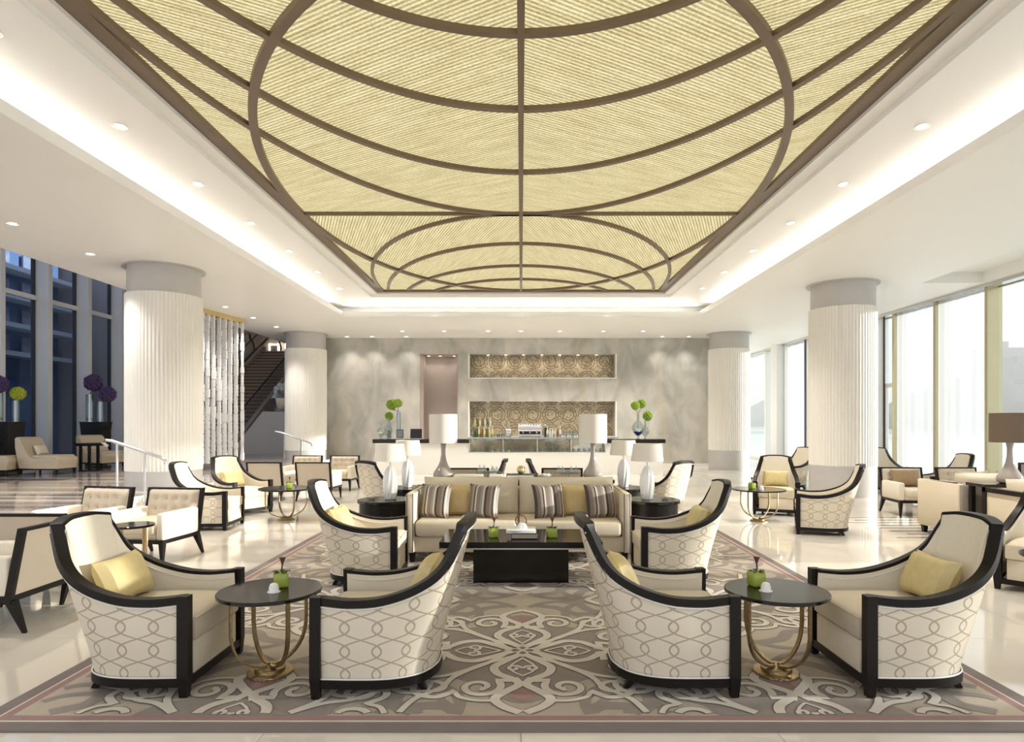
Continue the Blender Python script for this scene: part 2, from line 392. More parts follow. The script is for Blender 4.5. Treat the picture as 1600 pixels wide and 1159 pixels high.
def tag(o, label=None, cat=None, group=None, kind=None):
    if label: o['label'] = label
    if cat: o['category'] = cat
    if group: o['group'] = group
    if kind: o['kind'] = kind
    return o
def thing(name, label, cat, loc=(0,0,0), rz=0, group=None):
    o = bpy.data.objects.new(name, None); COL.objects.link(o); o.empty_display_size = .1
    o.location = loc; o.rotation_euler = (0,0,rz); return tag(o, label, cat, group)
KIDS = {}
def kids(o):
    return [c for c in bpy.data.objects if c.parent == o]
def copy_tree(o, loc, rz, label=None, group=None):
    def rec(a, parent):
        c = a.copy(); COL.objects.link(c); c.parent = parent
        for ch in TREE.get(a.name, []): rec(ch, c)
        return c
    TREE = {}
    for q in bpy.data.objects:
        if q.parent: TREE.setdefault(q.parent.name, []).append(q)
    r = rec(o, None); r.location = loc; r.rotation_euler = (0,0,rz)
    if label: r['label'] = label
    if group: r['group'] = group
    elif 'group' in r.keys() and label: pass
    return r
def struct(name, mb, mat, angle=38): return tag(mb.build(name, mat, angle=angle), kind='structure')
def px(x, y, Y): return ((x-814)*Y/1000, Y, H-(y-660)*Y/1000)
def cr(pts, n):     # Catmull-Rom through pts, n steps per span
    P = [Vector(p) for p in pts]; P = [P[0]*2-P[1]]+P+[P[-1]*2-P[-2]]; out = []
    for i in range(1, len(P)-2):
        for k in range(n):
            t = k/n; a, b_, c, d = P[i-1], P[i], P[i+1], P[i+2]
            out.append(.5*((2*b_)+(c-a)*t+(2*a-5*b_+4*c-d)*t*t+(3*b_-a-3*c+d)*t**3))
    return out+[P[-2]]

# ------------------------------------------------------------------ structure: floor, ceiling, walls
PZ = .30                      # raised floor on the left
fl = struct('floor', MB().box(-6.0, 9.6, -3, 27.2, -.2, -.004), joint_m)
T = 1.2
tile_me = MB().box(-T/2+.0015, T/2-.0015, -T/2+.0015, T/2-.0015, -.01, 0).mesh('tile', floor_m, 0)
ntile = 0
for j in range(25):
    for i in range(13):
        x, y = -6.0+T/2+i*T, -2.9+T/2+j*T
        if 3.3 < y < 8.6 and abs(x) < 1.9: continue
        link('tile', tile_me, fl, (x, y, 0)); ntile += 1
MB().box(-2.4, 2.4, 3.1, 8.5, -.01, 0).build('tile', floor_m, fl)
strip_me = MB().box(5.0, 7.7, -.022, .022, 0, .0012).mesh('inlay_strip', inlay_d, 0)
for k in range(11):
    link('inlay_strip', strip_me, fl, (random.uniform(-.3, .3), 7.35+k*.24, 0))

rf = struct('floor_raised', MB().box(-20, -6.0, -3, 40, -.2, PZ), striped_mb)
MB().box(-6.02, -5.97, -3, 21, 0, PZ).build('riser', white_mb, rf)
MB().box(-6.0, -5.67, 8.6, 20.8, -.01, PZ/2).build('step', white_mb, rf)

# main ceiling with the coffer opening (X +-4.65, Y 3.0 .. 16.73) and a slot by the right windows
CX, CY0, CY1 = 4.65, 3.0, 16.73
cl = struct('ceiling', MB().box(-8.25, -CX, -3, 40, CZ, CZ+.13)
    .box(CX, 7.95, -3, 27.2, CZ, CZ+.13).box(-CX, CX, -3, CY0, CZ, CZ+.13).box(-CX, CX, CY1, 27.2, CZ, CZ+.13)
    .box(7.95, 9.15, 12.7, 27.2, CZ, CZ+.13).box(9.15, 9.7, -3, 27.2, CZ, CZ+.13), ceil_m)
MB().box(7.95, 9.15, -3, 12.7, CZ+.22, CZ+.26).box(7.9, 7.95, -3, 12.75, CZ+.13, CZ+.26).box(9.15, 9.2, -3, 12.75, CZ+.13, CZ+.26).box(7.9, 9.2, 12.7, 12.75, CZ+.13, CZ+.26).build('slot_ceiling', white_p, cl)
# upper tier ring
QX, QY0, QY1 = 3.72, 4.0, 15.92
MB().box(-5.3, -QX, 2.4, 17.4, UZ, UZ+.1).box(QX, 5.3, 2.4, 17.4, UZ, UZ+.1).box(-QX, QX, 2.4, QY0, UZ, UZ+.1).box(-QX, QX, QY1, 17.4, UZ, UZ+.1).build('upper_tier', ceil_m, cl)
MB().box(-5.35, -5.25, 2.4, 17.4, CZ+.13, UZ).box(5.25, 5.35, 2.4, 17.4, CZ+.13, UZ).box(-5.3, 5.3, 2.35, 2.45, CZ+.13, UZ).box(-5.3, 5.3, 17.35, 17.45, CZ+.13, UZ).build('cove_wall', white_p, cl)
def ring(x1, y0, y1, x2, yy0, yy1, z0, z1):
    return MB().box(-x1, -x2, y0, y1, z0, z1).box(x2, x1, y0, y1, z0, z1).box(-x2, x2, y0, yy0, z0, z1).box(-x2, x2, yy1, y1, z0, z1)
ring(3.75, 3.97, 15.95, 3.56, 4.12, 15.84, UZ+.06, UZ+.16).build('skylight_trim', white_p, cl)
# side hall: high ceiling, upper walls
struct('ceiling_high', MB().box(-12.9, -8.25, -3, 24.5, 7.6, 7.75).box(-20, -8.25, 24.5, 40, 7.6, 7.75), ceil_m)
struct('wall_bulkhead', MB().box(-8.25, -8.15, -3, 40, CZ+.13, 7.6), white_p)

# ---- skylight: bronze frame, muntins, panes
sk = struct('window_skylight', ring(3.56, 4.0, 15.9, 3.40, 4.2, 15.74, UZ+.10, UZ+.30), frame_b)
SZ = 4.72; SA, SB, SC = 3.40, 5.77, 9.95
Y0, Y1 = 4.2, 15.74
near = [4.2, 2.53, .86, -.43]; far = [15.72, 17.38, 19.02, 20.27]
def muntin(pts, w=.034, hh=.05):
    pts = [Vector(p) for p in pts]
    sd = []
    for i in range(len(pts)):
        t = pts[min(i+1, len(pts)-1)]-pts[max(i-1, 0)]; sd.append(Vector((t.y, -t.x, 0)))
    MB().rect_sweep(pts, sd, w, w, hh, .01).build('muntin', frame_b, sk)
def ell(c, lo, hi, n=90):
    run = []
    for k in range(n+1):
        a = lo+(hi-lo)*k/n; x, y = SA*math.sin(a), c+SB*math.cos(a)
        if Y0-.02 <= y <= Y1+.02: run.append((x, y, SZ))
        else:
            if len(run) > 2: yield run
            run = []
    if len(run) > 2: yield run
for run in ell(SC, -PI, PI, 180): muntin(run, .045, .054)
for c in near:
    for run in ell(c, -PI/2, PI/2): muntin(run)
for c in far:
    for run in ell(c, PI/2, 1.5*PI): muntin(run)
muntin([(0, Y0, SZ), (0, Y1, SZ)], .03, .058); muntin([(-SA, SC, SZ), (SA, SC, SZ)], .026)
g_ = .045; cells = {}
nx, ny = int(2*SA/g_)+1, int((Y1-Y0)/g_)+1
gx, gy = 2*SA/nx, (Y1-Y0)/ny
for j in range(ny):
    y = Y0+(j+.5)*gy
    for i in range(nx):
        x = -SA+(i+.5)*gx; q = (x/SA)**2
        inside = q+((y-SC)/SB)**2 < 1
        key = (x > 0, y > SC, inside,
               sum(1 for c in near if y < c or q+((y-c)/SB)**2 < 1) if y < SC else sum(1 for c in far if y > c or q+((y-c)/SB)**2 < 1))
        cells.setdefault(key, []).append((i, j))
for key, lst in cells.items():
    mb = MB(); vid = {}; vs = []; fs = []
    def V(i, j):
        if (i, j) not in vid: vid[(i, j)] = len(vs); vs.append((-SA+i*gx, Y0+j*gy, SZ))
        return vid[(i, j)]
    # merge runs of cells along x into strips
    lst.sort(key=lambda t: (t[1], t[0])); k = 0
    while k < len(lst):
        i0, j = lst[k]; i1 = i0
        while k+1 < len(lst) and lst[k+1] == (i1+1, j): k += 1; i1 += 1
        fs.append((V(i0, j+1), V(i1+1, j+1), V(i1+1, j), V(i0, j))); k += 1
    mb.add(vs, fs)
    right, farh, ins, _ = key
    mt = (rib_a if right else rib_b) if not ins and not farh else (rib_b if right else rib_a) if not farh else (rib_d if right else rib_c) if ins else (rib_c if right else rib_d)
    mb.build('pane', mt, sk, angle=0)

# ---- far wall with niches and a recess (front face Y = 21)
BX0, BX1, BY = -6.55, 6.2, 21.0
X_ = lambda p: (p-814)*BY/1000
Z_ = lambda p: H-(p-660)*BY/1000
dx0, dx1, dz1 = X_(656), X_(716), Z_(553)
nx0, nx1 = X_(733), X_(962); uz0, uz1 = Z_(590), Z_(553); lz0, lz1 = 1.0, Z_(627)
wb = MB()
wb.box(BX0, dx0, BY, BY+.8, 0, CZ).box(dx0, dx1, BY, BY+.8, dz1, CZ).box(dx1, nx0, BY, BY+.8, 0, CZ).box(nx1, BX1, BY, BY+.8, 0, CZ)
wb.box(nx0, nx1, BY, BY+.8, uz1, CZ).box(nx0, nx1, BY, BY+.8, lz1, uz0).box(nx0, nx1, BY, BY+.8, 0, lz0)
wf = struct('wall_far', wb, stone, 0)
MB().box(dx0, dx1, BY+.55, BY+.6, 0, dz1).build('recess_panel', taupe_w, wf)
MB().box(dx0, dx0+.12, BY+.01, BY+.55, 0, dz1).box(dx1-.04, dx1, BY+.01, BY+.55, 0, dz1).box(dx0, dx1, BY+.01, BY+.55, dz1-.03, dz1-.002).build('recess_jamb', taupe_w, wf)
MB().box(nx0, nx1, BY+.45, BY+.5, uz0, uz1).build('mosaic_panel', mosaic, wf, angle=0)
MB().box(nx0, nx1, BY+.6, BY+.65, lz0, lz1).build('mosaic_panel', mosaic, wf, angle=0)
for (a, b_) in ((uz0, uz1), (lz0, lz1)):
    MB().box(nx0-.03, nx0+.01, BY-.02, BY+.1, a, b_).box(nx1-.01, nx1+.03, BY-.02, BY+.1, a, b_).box(nx0-.03, nx1+.03, BY-.02, BY+.1, a-.03, a).build('niche_frame', white_p, wf)
MB().box(BX0, BX1, BY-.03, BY, 0, .11).build('plinth', white_mb, wf)
struct('wall_far_right', MB().box(BX1-.3, BX1, BY+.8, 27.2, 0, CZ), white_p)
struct('wall_end_right', MB().box(BX1-.3, 9.7, 27.2, 27.4, 0, CZ), white_p)
struct('wall_stair_side', MB().box(-6.65, -6.35, BY+.8, 40, 0, CZ), white_mb)
struct('wall_stair_end', MB().box(-20, -6.3, 38, 38.3, 0, 7.6), taupe_w)
hw = struct('window_hall', MB().box(-20.1, -20, 24.6, 38, 0, 4.2).box(-20.1, -20, 24.6, 24.9, 4.2, 7.6).box(-20.1, -20, 31, 31.3, 4.2, 7.6).box(-20.1, -20, 37.7, 38, 4.2, 7.6), white_fr)
MB().box(-20.06, -20.04, 24.9, 31, 4.2, 7.6).build('pane', glass, hw); MB().box(-20.06, -20.04, 31.3, 37.7, 4.2, 7.6).build('pane', glass, hw)

# ---- fluted columns
def column(x, y, z0, label):
    t = thing('fluted_column', label, 'column', (x, y, z0), 0, None)
    R = .625; n = 64; prof = []
    for i in range(n):
        for k, rr in enumerate((0, .017, .022, .017)):
            a = 2*PI*(i+k/4)/n; prof.append(((R-.02+rr)*math.cos(a), (R-.02+rr)*math.sin(a)))
    zt = CZ-z0
    MB().loft([[(a, b_, z) for a, b_ in prof] for z in (.6-z0, zt-.5)], True, True).build('shaft', flute_m, t, angle=60)
    MB().lathe([(R-.005, 0), (R-.005, .6-z0)], 64).build('plinth', grey_st, t)
    MB().lathe([(R-.03, zt-.5), (R-.03, zt-.02), (R+.05, zt-.02), (R+.05, zt+.01)], 64).build('capital', grey_st, t)
    return t
column(-6.46, 11.6, PZ, 'white fluted column on the raised floor beside the steel handrail and tufted chairs')
column(6.48, 12.9, 0, 'white fluted column standing between sunlit tub chair and sheer curtains')
column(-6.72, 20.0, PZ, 'white fluted column between staircase and veined stone wall')
column(6.5, 20.0, 0, 'white fluted column at the window end of the veined stone wall')

# ---- right window wall (X = 9.5): mullions, panes, track
WX = 9.5
trk = struct('trim_curtain_track', MB().box(WX-.26, WX-.05, -3, 27, CZ-.07, CZ-.002), steel)
mul = [-2.9, -1.6, 0, 1.6, 3.2, 4.8, 6.4, 8.0, 9.6, 11.2, 12.8, 14.4, 16.0, 16.75, 17.6, 19.2, 20.9, 22.6, 24.4, 27.0]
for k in range(len(mul)-1):
    a, b_ = mul[k], mul[k+1]
    mt = gold_mul if 10 < a < 16.5 else white_fr
    mb = MB().box(WX-.20, WX+.10, a-.04, a+.04, 0, CZ).box(WX, WX+.08, a+.05, b_-.05, 0, .08).box(WX, WX+.08, a+.05, b_-.05, CZ-.08, CZ)
    if abs(a-22.6) < .1: mb.box(WX-.45, WX+.1, a+.05, a+.6, 0, CZ)
    w = tag(mb.build('window_%d' % (k+1), mt), kind='structure')
    MB().box(WX+.03, WX+.045, a+.05, b_-.05, .08, CZ-.08).build('pane', glass, w)
    if abs(a-16.0) < .1:
        MB().box(WX-.02, WX+.06, a+.05, b_-.05, 2.36, 2.46).box(WX-.02, WX+.05, a+.05, a+.12, .08, 2.36).box(WX-.02, WX+.05, b_-.12, b_-.05, .08, 2.36).build('door_frame', white_fr, w)
        MB().box(WX-.05, WX-.02, b_-.09, b_-.05, 0, CZ).build('gasket', dark_alu, w)
    if abs(a-20.9) < .1: MB().box(WX-.24, WX-.20, a-.05, a+.03, 0, CZ).build('gasket', dark_alu, w)
def curtain(y0, y1, label):
    n = max(8, int((y1-y0)*28)); r0 = []; r1 = []
    for i in range(n+1):
        y = y0+(y1-y0)*i/n; dx = .035*math.sin(i*.9)+.015*math.sin(i*.37)
        r0.append((WX-.13+dx, y, .03)); r1.append((WX-.13+dx*.8, y, CZ-.04))
    o = MB().loft([r0, r1], False).build('sheer_curtain', sheer, angle=180)
    return tag(o, label, 'curtain')
curtain(14.42, 15.95, 'white sheer curtain drawn over the pane next to the framed glass door')
curtain(12.85, 14.38, 'white sheer curtain drawn over the pane in front of the hazy hill')
for (y0, y1) in ((-2.9, -.1), (0, 2.9), (3.0, 4.9), (6.5, 6.9), (9.7, 11.1)):  # unseen curtains, added so the gaps between them shape the sun patches
    curtain(y0, y1, 'white sheer curtain added out of view along the window wall to shape the sun')['group'] = 'added out-of-view curtains shaping the sun'
curtain(20.95, 22.5, 'white sheer curtain hanging by the pillar behind the far fluted column')

# outside on the right
struct('ground_outside', MB().box(9.7, 400, -300, 400, -.8, -.6), pm('pale_terrace', (.62, .66, .64), .8, var=.1, scale=.2))
hz = pm('green_hill', (.13, .18, .09), 1, var=.3, scale=.05)
rg = []
for j, (d, f) in enumerate(((0, 0), (12, .55), (26, 1), (60, .9), (90, 0))):
    rg.append([(110+d+8*math.sin(i*.7), -60+i*9, -.7+f*(9+6*math.sin(i*.45+1)+2.5*math.sin(i*1.3))) for i in range(46)])
struct('hill_outside', MB().loft(rg, False), hz, 180)
bm_ = pm('concrete_building', (.45, .43, .40), .9, var=.08)
mv = bpy.data.materials.new('air_haze'); mv.use_nodes = True; mv.node_tree.nodes.remove(mv.node_tree.nodes['Principled BSDF'])
vs_ = mv.node_tree.nodes.new('ShaderNodeVolumeScatter'); vs_.inputs['Color'].default_value = (.93, .96, 1, 1); vs_.inputs['Density'].default_value = .007
mv.node_tree.links.new(vs_.outputs[0], mv.node_tree.nodes['Material Output'].inputs['Volume'])
tag(MB().box(50, 108, 60, 340, -.6, 24).build('haze_outside', mv, angle=0), 'pale haze in the air before the hill outside the windows', 'haze', kind='stuff')
for k, (x, y, w, h) in enumerate(((95, 122, 9, 13), (97, 131, 8, 17), (99, 140, 10, 11), (93, 113, 7, 9))):
    t = thing('distant_building', ['low hazy building block beyond the clear window pane', 'tallest hazy building block beyond the clear window pane', 'wide hazy building block beyond the clear window pane', 'smallest hazy building block beyond the clear window pane'][k], 'building', (x, y, -.65))
    MB().box(-w/2, w/2, -w/2, w/2, 0, h).build('tower', bm_, t); MB().box(-w/5, w/5, -w/5, w/5, h, h+1.5).build('roof_hut', bm_, t)

# ---- left window wall (glass plane X = -12.8) with deep white piers
n_ = 0
for k in range(8):
    y = 16.82+(k-3)*1.55; n_ += 1
    w = tag(MB().box(-12.85, -12.41, y, y+.14, PZ, 7.6).build('window_%d' % (30+k), white_fr), kind='structure')
    MB().box(-12.82, -12.72, y+.14, y+1.55, 4.66, 4.78).box(-12.82, -12.72, y+.14, y+1.55, PZ, PZ+.15).build('transom', white_fr, w)
    MB().box(-12.80, -12.785, y+.14, y+1.55, PZ+.15, 4.66).build('pane', glass_dark, w)
    MB().box(-12.80, -12.785, y+.14, y+1.55, 4.78, 7.6).build('pane', glass_dark, w)
    MB().box(-12.84, -12.76, y+1.49, y+1.55, PZ, 7.6).build('gasket', dark_alu, w)
struct('wall_left_end', MB().box(-20, -12.4, 24.4, 24.6, PZ, 7.6), taupe_w)
struct('ground_left', MB().box(-60, -20, -30, 60, -.2, .1).box(-20.0, -12.9, 10, 24, .3, .32), pm('dark_paving', (.10, .12, .16), .5))
fac = thing('facade', 'dark blue building front with pale balcony bands behind the left windows', 'building', (-17.5, 12, .32))
MB().box(-.4, 0, 0, 12.2, 0, 9).build('facade_panel', pm('blue_facade', (.20, .29, .44), .5, var=.35, scale=.6), fac)
for k in range(5):
    MB().box(0, .7, 0, 12.2, 3.35+k*.95, 3.5+k*.95).build('balcony_slab', pm('pale_slab', (.78, .78, .80), .6), fac)
bal = pm('lattice_screen', (.40, .42, .47), .6, var=.6, scale=5)
for k in range(5):
    for q in range(6): MB().box(.1, .16, .3+q*2, 1.7+q*2, 3.55+k*.95, 4.1+k*.95).build('lattice_panel', bal, fac)
# ------------------------------------------------------------------ rug
RX, RY0, RY1 = 2.64, 2.99, 8.75
rug = thing('area_rug', 'large taupe and cream rug with scrolling medallions under the armchairs and sofa', 'rug', (0, 0, 0))
MB().box(-RX, RX, RY0, RY1, 0, .012).build('border', rug_border, rug)
MB().box(-RX+.085, RX-.085, RY0+.085, RY1-.085, .012, .0132).build('cream_line', rug_cream, rug)
MB().box(-RX+.098, RX-.098, RY0+.098, RY1-.098, .0132, .0144).build('rose_band', rug_rose, rug)
FX, FY0, FY1 = RX-.15, RY0+.145, RY1-.15
MB().box(-FX, FX, FY0, FY1, .0144, .0156).build('field', rug_field, rug)
rz_ = .0156
layers = {k: MB() for k in ('vine', 'fill', 'rose', 'out', 'cream')}
LZ = {'vine': .0008, 'fill': .0014, 'rose': .0020, 'out': .0026, 'cream': .0034}
def inf(p): return -FX < p[0] < FX and FY0 < p[1] < FY1
CNT = [0]
def ribbon(layer, pts, w, z):
    CNT[0] += 1; z += (CNT[0] % 29)*.000012
    n = len(pts); L_ = []; R_ = []
    for i in range(n):
        a, b_ = pts[max(i-1, 0)], pts[min(i+1, n-1)]
        tx, ty = b_[0]-a[0], b_[1]-a[1]; d = math.hypot(tx, ty) or 1
        ww = (w(i/(n-1)) if callable(w) else w)/2
        nx_, ny_ = -ty/d*ww, tx/d*ww
        L_.append((pts[i][0]+nx_, pts[i][1]+ny_, z)); R_.append((pts[i][0]-nx_, pts[i][1]-ny_, z))
    i = 0
    while i < n-1:
        if not (inf(L_[i]) and inf(R_[i])): i += 1; continue
        j = i
        while j+1 < n and inf(L_[j+1]) and inf(R_[j+1]): j += 1
        if j > i: layers[layer].add(R_[i:j+1]+L_[i:j+1], [(k, k+1, (j-i+1)+k+1, (j-i+1)+k) for k in range(j-i)])
        i = j+1
def poly(layer, pts):
    c = (sum(p[0] for p in pts)/len(pts), sum(p[1] for p in pts)/len(pts))
    CNT[0] += 1; q = [(min(max(p[0], -FX), FX), min(max(p[1], FY0), FY1), rz_+LZ[layer]+(CNT[0] % 29)*.000012) for p in pts]
    cc = (min(max(c[0], -FX), FX), min(max(c[1], FY0), FY1), rz_+LZ[layer])
    n = len(q); layers[layer].add([cc]+q, [(0, 1+i, 1+(i+1) % n) for i in range(n)])
def sp2(pts, n=8): return [(p.x, p.y) for p in cr([(a, b_, 0) for a, b_ in pts], n)]
def spiral(cx, cy, r, a0, turns, sg):
    return [(cx+r*(1-.80*k/34)*math.cos(a0+sg*turns*2*PI*k/34), cy+r*(1-.80*k/34)*math.sin(a0+sg*turns*2*PI*k/34)) for k in range(35)]
def place(pts, c, ang, mir, sc=1):
    ca, sa = math.cos(ang), math.sin(ang); out = []
    for x, y in pts:
        x = x*(-1 if mir else 1)*sc; y = y*sc
        out.append((c[0]+x*ca-y*sa, c[1]+x*sa+y*ca))
    return out
petal = sp2([(.012, .06), (.10, .17), (.165, .27), (.14, .37), (.055, .45), (.02, .52), (.09, .61), (.145, .70), (.10, .79), (0, .87)])
petal_in = [(0, .06), (.09, .18), (.15, .28), (.05, .45), (-.05, .45), (-.15, .28), (-.09, .18)]
tip_in = [(0, .53), (.10, .66), (.13, .72), (.06, .82), (0, .86), (-.06, .82), (-.13, .72), (-.10, .66)]
scroll1 = spiral(.235, .55, .125, 1.25*PI, 1.35, -1)
scroll1 = sp2([(.02, .44), (.09, .475)], 4)[:-1]+scroll1
scroll2 = sp2([(.36, .60), (.45, .68), (.55, .66)], 6)[:-1]+spiral(.49, .56, .11, .35*PI, 1.3, -1)
sweep_d = sp2([(.05, .10), (.20, .20), (.34, .33), (.44, .40), (.56, .44), (.70, .56), (.88, .62)])
leaf = sp2([(.0, .13), (.07, .25), (.06, .33), (0, .40)])
trefoil = spiral(.05, .29, .045, PI, 1.2, 1)
arcs = sp2([(.14, .72), (.24, .72), (.33, .68), (.36, .62)])
vine1 = sp2([(.10, 1.0), (.28, .92), (.40, .78), (.62, .82), (.80, .98), (1.0, .95), (1.15, .80)])
vine2 = sp2([(.30, 1.10), (.48, .98), (.55, .80), (.78, .70), (1.0, .76), (1.2, .66)])
vine3 = sp2([(.05, .95), (.20, 1.08), (.42, 1.12), (.60, 1.02), (.66, .86)])
for k in range(-1, 4):
    for (ox, oy) in ((.01, 4.02), (-1.43, 2.87), (1.45, 2.87)):
        c = (ox, oy+2.3*k)
        if c[1] < 2 or c[1] > 9.6: continue
        # dark taupe ground of the medallion
        ol = []
        for i in range(96):
            a = 2*PI*i/96; r = .60+.10*math.cos(4*a)+.05*math.cos(8*a)
            ol.append((c[0]+r*1.06*math.cos(a), c[1]+r*math.sin(a)))
        poly('fill', ol)
        for q in range(4):
            ang = q*PI/2; s1 = 1.0 if q % 2 == 0 else 1.06
            poly('rose', place([(0, .56), (.09, .66), (0, .74), (-.09, .66)], c, ang, False, s1))
            for m_ in (False, True):
                for pts, w in ((petal, .052), (scroll1, lambda t: .045-.012*t+(.02 if t > .93 else 0)), (scroll2, lambda t: .042-.01*t),
                               (trefoil, .024), (arcs, .03), (leaf, .016)):
                    P_ = place(pts, c, ang, m_, s1)
                    ribbon('out', P_, (lambda t, w=w: (w(t) if callable(w) else w)+.012), rz_+LZ['out'])
                    ribbon('cream', P_, w, rz_+LZ['cream']+.0003*(q % 2))
                for pts, w in ((vine1, .085), (vine2, .05), (vine3, .06)):
                    ribbon('vine', place(pts, c, ang, m_, 1), w, rz_+LZ['vine']+.0002*q)
            for m_ in (False, True):
                P_ = place(sweep_d, c, ang, m_, 1)
                ribbon('out', P_, .048, rz_+LZ['out']+.0004); ribbon('cream', P_, .036, rz_+LZ['cream']+.0007)
        for m_ in range(4):
            P_ = place(sp2([(0, 0), (.03, .05), (0, .11)], 5), c, m_*PI/2, False); ribbon('cream', P_, .014, rz_+LZ['cream']+.001)
            P_ = place(sp2([(0, 0), (-.03, .05), (0, .11)], 5), c, m_*PI/2, False); ribbon('cream', P_, .014, rz_+LZ['cream']+.001)
for k, mt, nm in (('vine', rug_taupe, 'vine_pattern'), ('fill', rug_taupe, 'medallion_ground'), ('rose', rug_rose, 'rose_diamonds'), ('out', rug_dark, 'scroll_outline'), ('cream', rug_cream, 'scroll_pattern')):
    o = layers[k].build(nm, mt, rug, angle=0); o['kind'] = 'stuff'

# ------------------------------------------------------------------ tub armchair (faces local +X, front posts at x = 0)
def tub_chair():
    t = thing('tub_armchair', 'x', 'armchair')
    base = [(-.02,.322),(-.2,.33),(-.36,.325),(-.47,.295),(-.55,.24),(-.595,.17),(-.62,.085),(-.625,0)]
    rim = [(-.02,.325,.512),(-.2,.335,.497),(-.38,.34,.515),(-.56,.325,.578),(-.69,.285,.68),(-.785,.225,.875),(-.815,.115,.893),(-.822,0,.897)]
    n = 6
    def half(arr):
        return cr([(*p, 0) if len(p) == 2 else p for p in arr[:6]], n)[:-1]+cr([(*p, 0) if len(p) == 2 else p for p in arr[5:]], n)
    hb, hr = half(base), half(rim)
    B = hb+[Vector((p.x, -p.y, p.z)) for p in hb[-2::-1]]; R_ = hr+[Vector((p.x, -p.y, p.z)) for p in hr[-2::-1]]
    def normals(P):
        out = []
        for i in range(len(P)):
            d = P[min(i+1, len(P)-1)]-P[max(i-1, 0)]; d.z = 0; d.normalize(); out.append(Vector((-d.y, d.x, 0)))
        # outward: away from the seat centre
        return [q if q.dot(P[i]-Vector((-.25, 0, P[i].z))) > 0 else -q for i, q in enumerate(out)]
    NB, NR = normals(B), normals(R_); N_ = len(B)
    arc = [0]
    for i in range(1, N_): arc.append(arc[-1]+(((B[i]+R_[i])-(B[i-1]+R_[i-1])).xy.length)/2)
    mid = arc[-1]/2; arc = [a-mid for a in arc]
    ZB = .095; rows = 9
    def surf(off, z0, lift=0, rows=rows):
        rg = []
        for j in range(rows+1):
            v = j/rows; ring_ = []
            for i in range(N_):
                zt = R_[i].z-lift; z = z0+(zt-z0)*v
                k = max(0, (z-ZB)/(R_[i].z-ZB)); k = k**1.25
                p = B[i].lerp(R_[i], k); nn = NB[i].lerp(NR[i], k)
                bul = .012*math.sin(PI*min(1, k))
                ring_.append((p.x+nn.x*(off+bul), p.y+nn.y*(off+bul), z))
            rg.append(ring_)
        return rg
    o_ = surf(-.006, ZB, .01)
    mb = MB(); mb.loft(o_, False, False, lambda i, j: (arc[i], o_[j][i][2])); ou = mb.build('outer_upholstery', trellis, t, angle=80)
    i_ = surf(-.058, .24, .004); iu = MB().loft(i_, False).build('inner_upholstery', cream_lt, t, angle=80)
    # top frame
    MB().rect_sweep(R_, NR, .050, .008, .026, .014).build('top_rail', wood, t)
    MB().tube([(p.x+NR[i].x*.004, p.y+NR[i].y*.004, p.z-.034) for i, p in enumerate(R_)][1:-1], .0045, 6).build('piping', piping, ou)
    MB().tube([(p.x-NR[i].x*.060, p.y-NR[i].y*.060, p.z-.030) for i, p in enumerate(R_)][1:-1], .004, 6).build('piping', piping, iu)
    MB().tube([(p.x+NB[i].x*.004, p.y+NB[i].y*.004, ZB+.006) for i, p in enumerate(B)][1:-1], .0045, 6).build('piping', piping, ou)
    MB().rect_sweep([(p.x, p.y, .075) for p in B], NB, .04, .008, .024, .022).box(-.045, .0, -.30, .30, .051, .097).build('base_rail', wood, t)
    for s_ in (-1, 1):
        y = s_*.3175
        MB().frustum((-.022, y, 0), (.04, .038), (-.022, y, .10), (.056, .055)).frustum((-.022, y, .10), (.056, .055), (-.022, y, .527), (.056, .055)).build('front_post', wood, t)
        MB().loft([[(-.50-.02+dx*w-q, s_*.20+dy*w, z) for dx, dy in ((-1,-1),(1,-1),(1,1),(-1,1))] for z, w, q in ((0, .016, .045), (.04, .019, .02), (.09, .03, 0))], True, True).build('rear_leg', wood, t)
    # seat
    def outline(ins):
        pts = []
        for i in range(N_):
            k = .5; p = B[i].lerp(R_[i], .35); nn = NB[i]
            pts.append((min(p.x-nn.x*(.062+ins), .004-ins), p.y-nn.y*(.062+ins)))
        pts[0] = (.004-ins, pts[0][1]); pts[-1] = (.004-ins, pts[-1][1])
        return pts
    def slab(zs):
        rg = [[(x, y, z) for x, y in outline(i_)] for z, i_ in zs]
        m_ = MB().loft(rg, True, False)
        c = len(m_.v); last = (len(zs)-1)*N_
        m_.v.append((-.3, 0, zs[-1][0]+.012)); m_.uv.append((0, 0))
        for i in range(N_): m_.f.append((last+i, last+(i+1) % N_, c))
        return m_
    sc_ = slab(((.272, .012), (.285, .001), (.375, 0), (.398, .008), (.409, .03))).build('seat_cushion', cream, t, angle=60)
    slab(((.09, .012), (.265, .012), (.270, .02))).build('seat_base', cream, t, angle=60)
    o1 = outline(-.002); MB().tube([(o1[0][0], o1[0][1], .392), (o1[-1][0], o1[-1][1], .392)], .004, 6).build('cushion_welt', cream, sc_)
    return t
tub0 = tub_chair()
TG = 'tub armchairs'
first = [True]
def tub(x, y, deg, label):
    if first[0]:
        first[0] = False; tub0.location = (x, y, FLZ(x, y)); tub0.rotation_euler = (0,0,math.radians(deg)); tub0['label'] = label; return tub0
    return copy_tree(tub0, (x, y, FLZ(x, y)), math.radians(deg), label)
def FLZ(x, y): return .0204 if abs(x) < RX-.05 and RY0 < y < RY1 else PZ if x < -6 else 0
pil_gold = MB().pillow(.40, .27, .15).mesh('pillow', gold_f)
pil_och = MB().pillow(.34, .35, .14).mesh('pillow', ochre_f)
pil_str = MB().pillow(.36, .365, .14).mesh('pillow', striped)
pil_brn = MB().pillow(.46, .28, .14).mesh('pillow', brown_f)
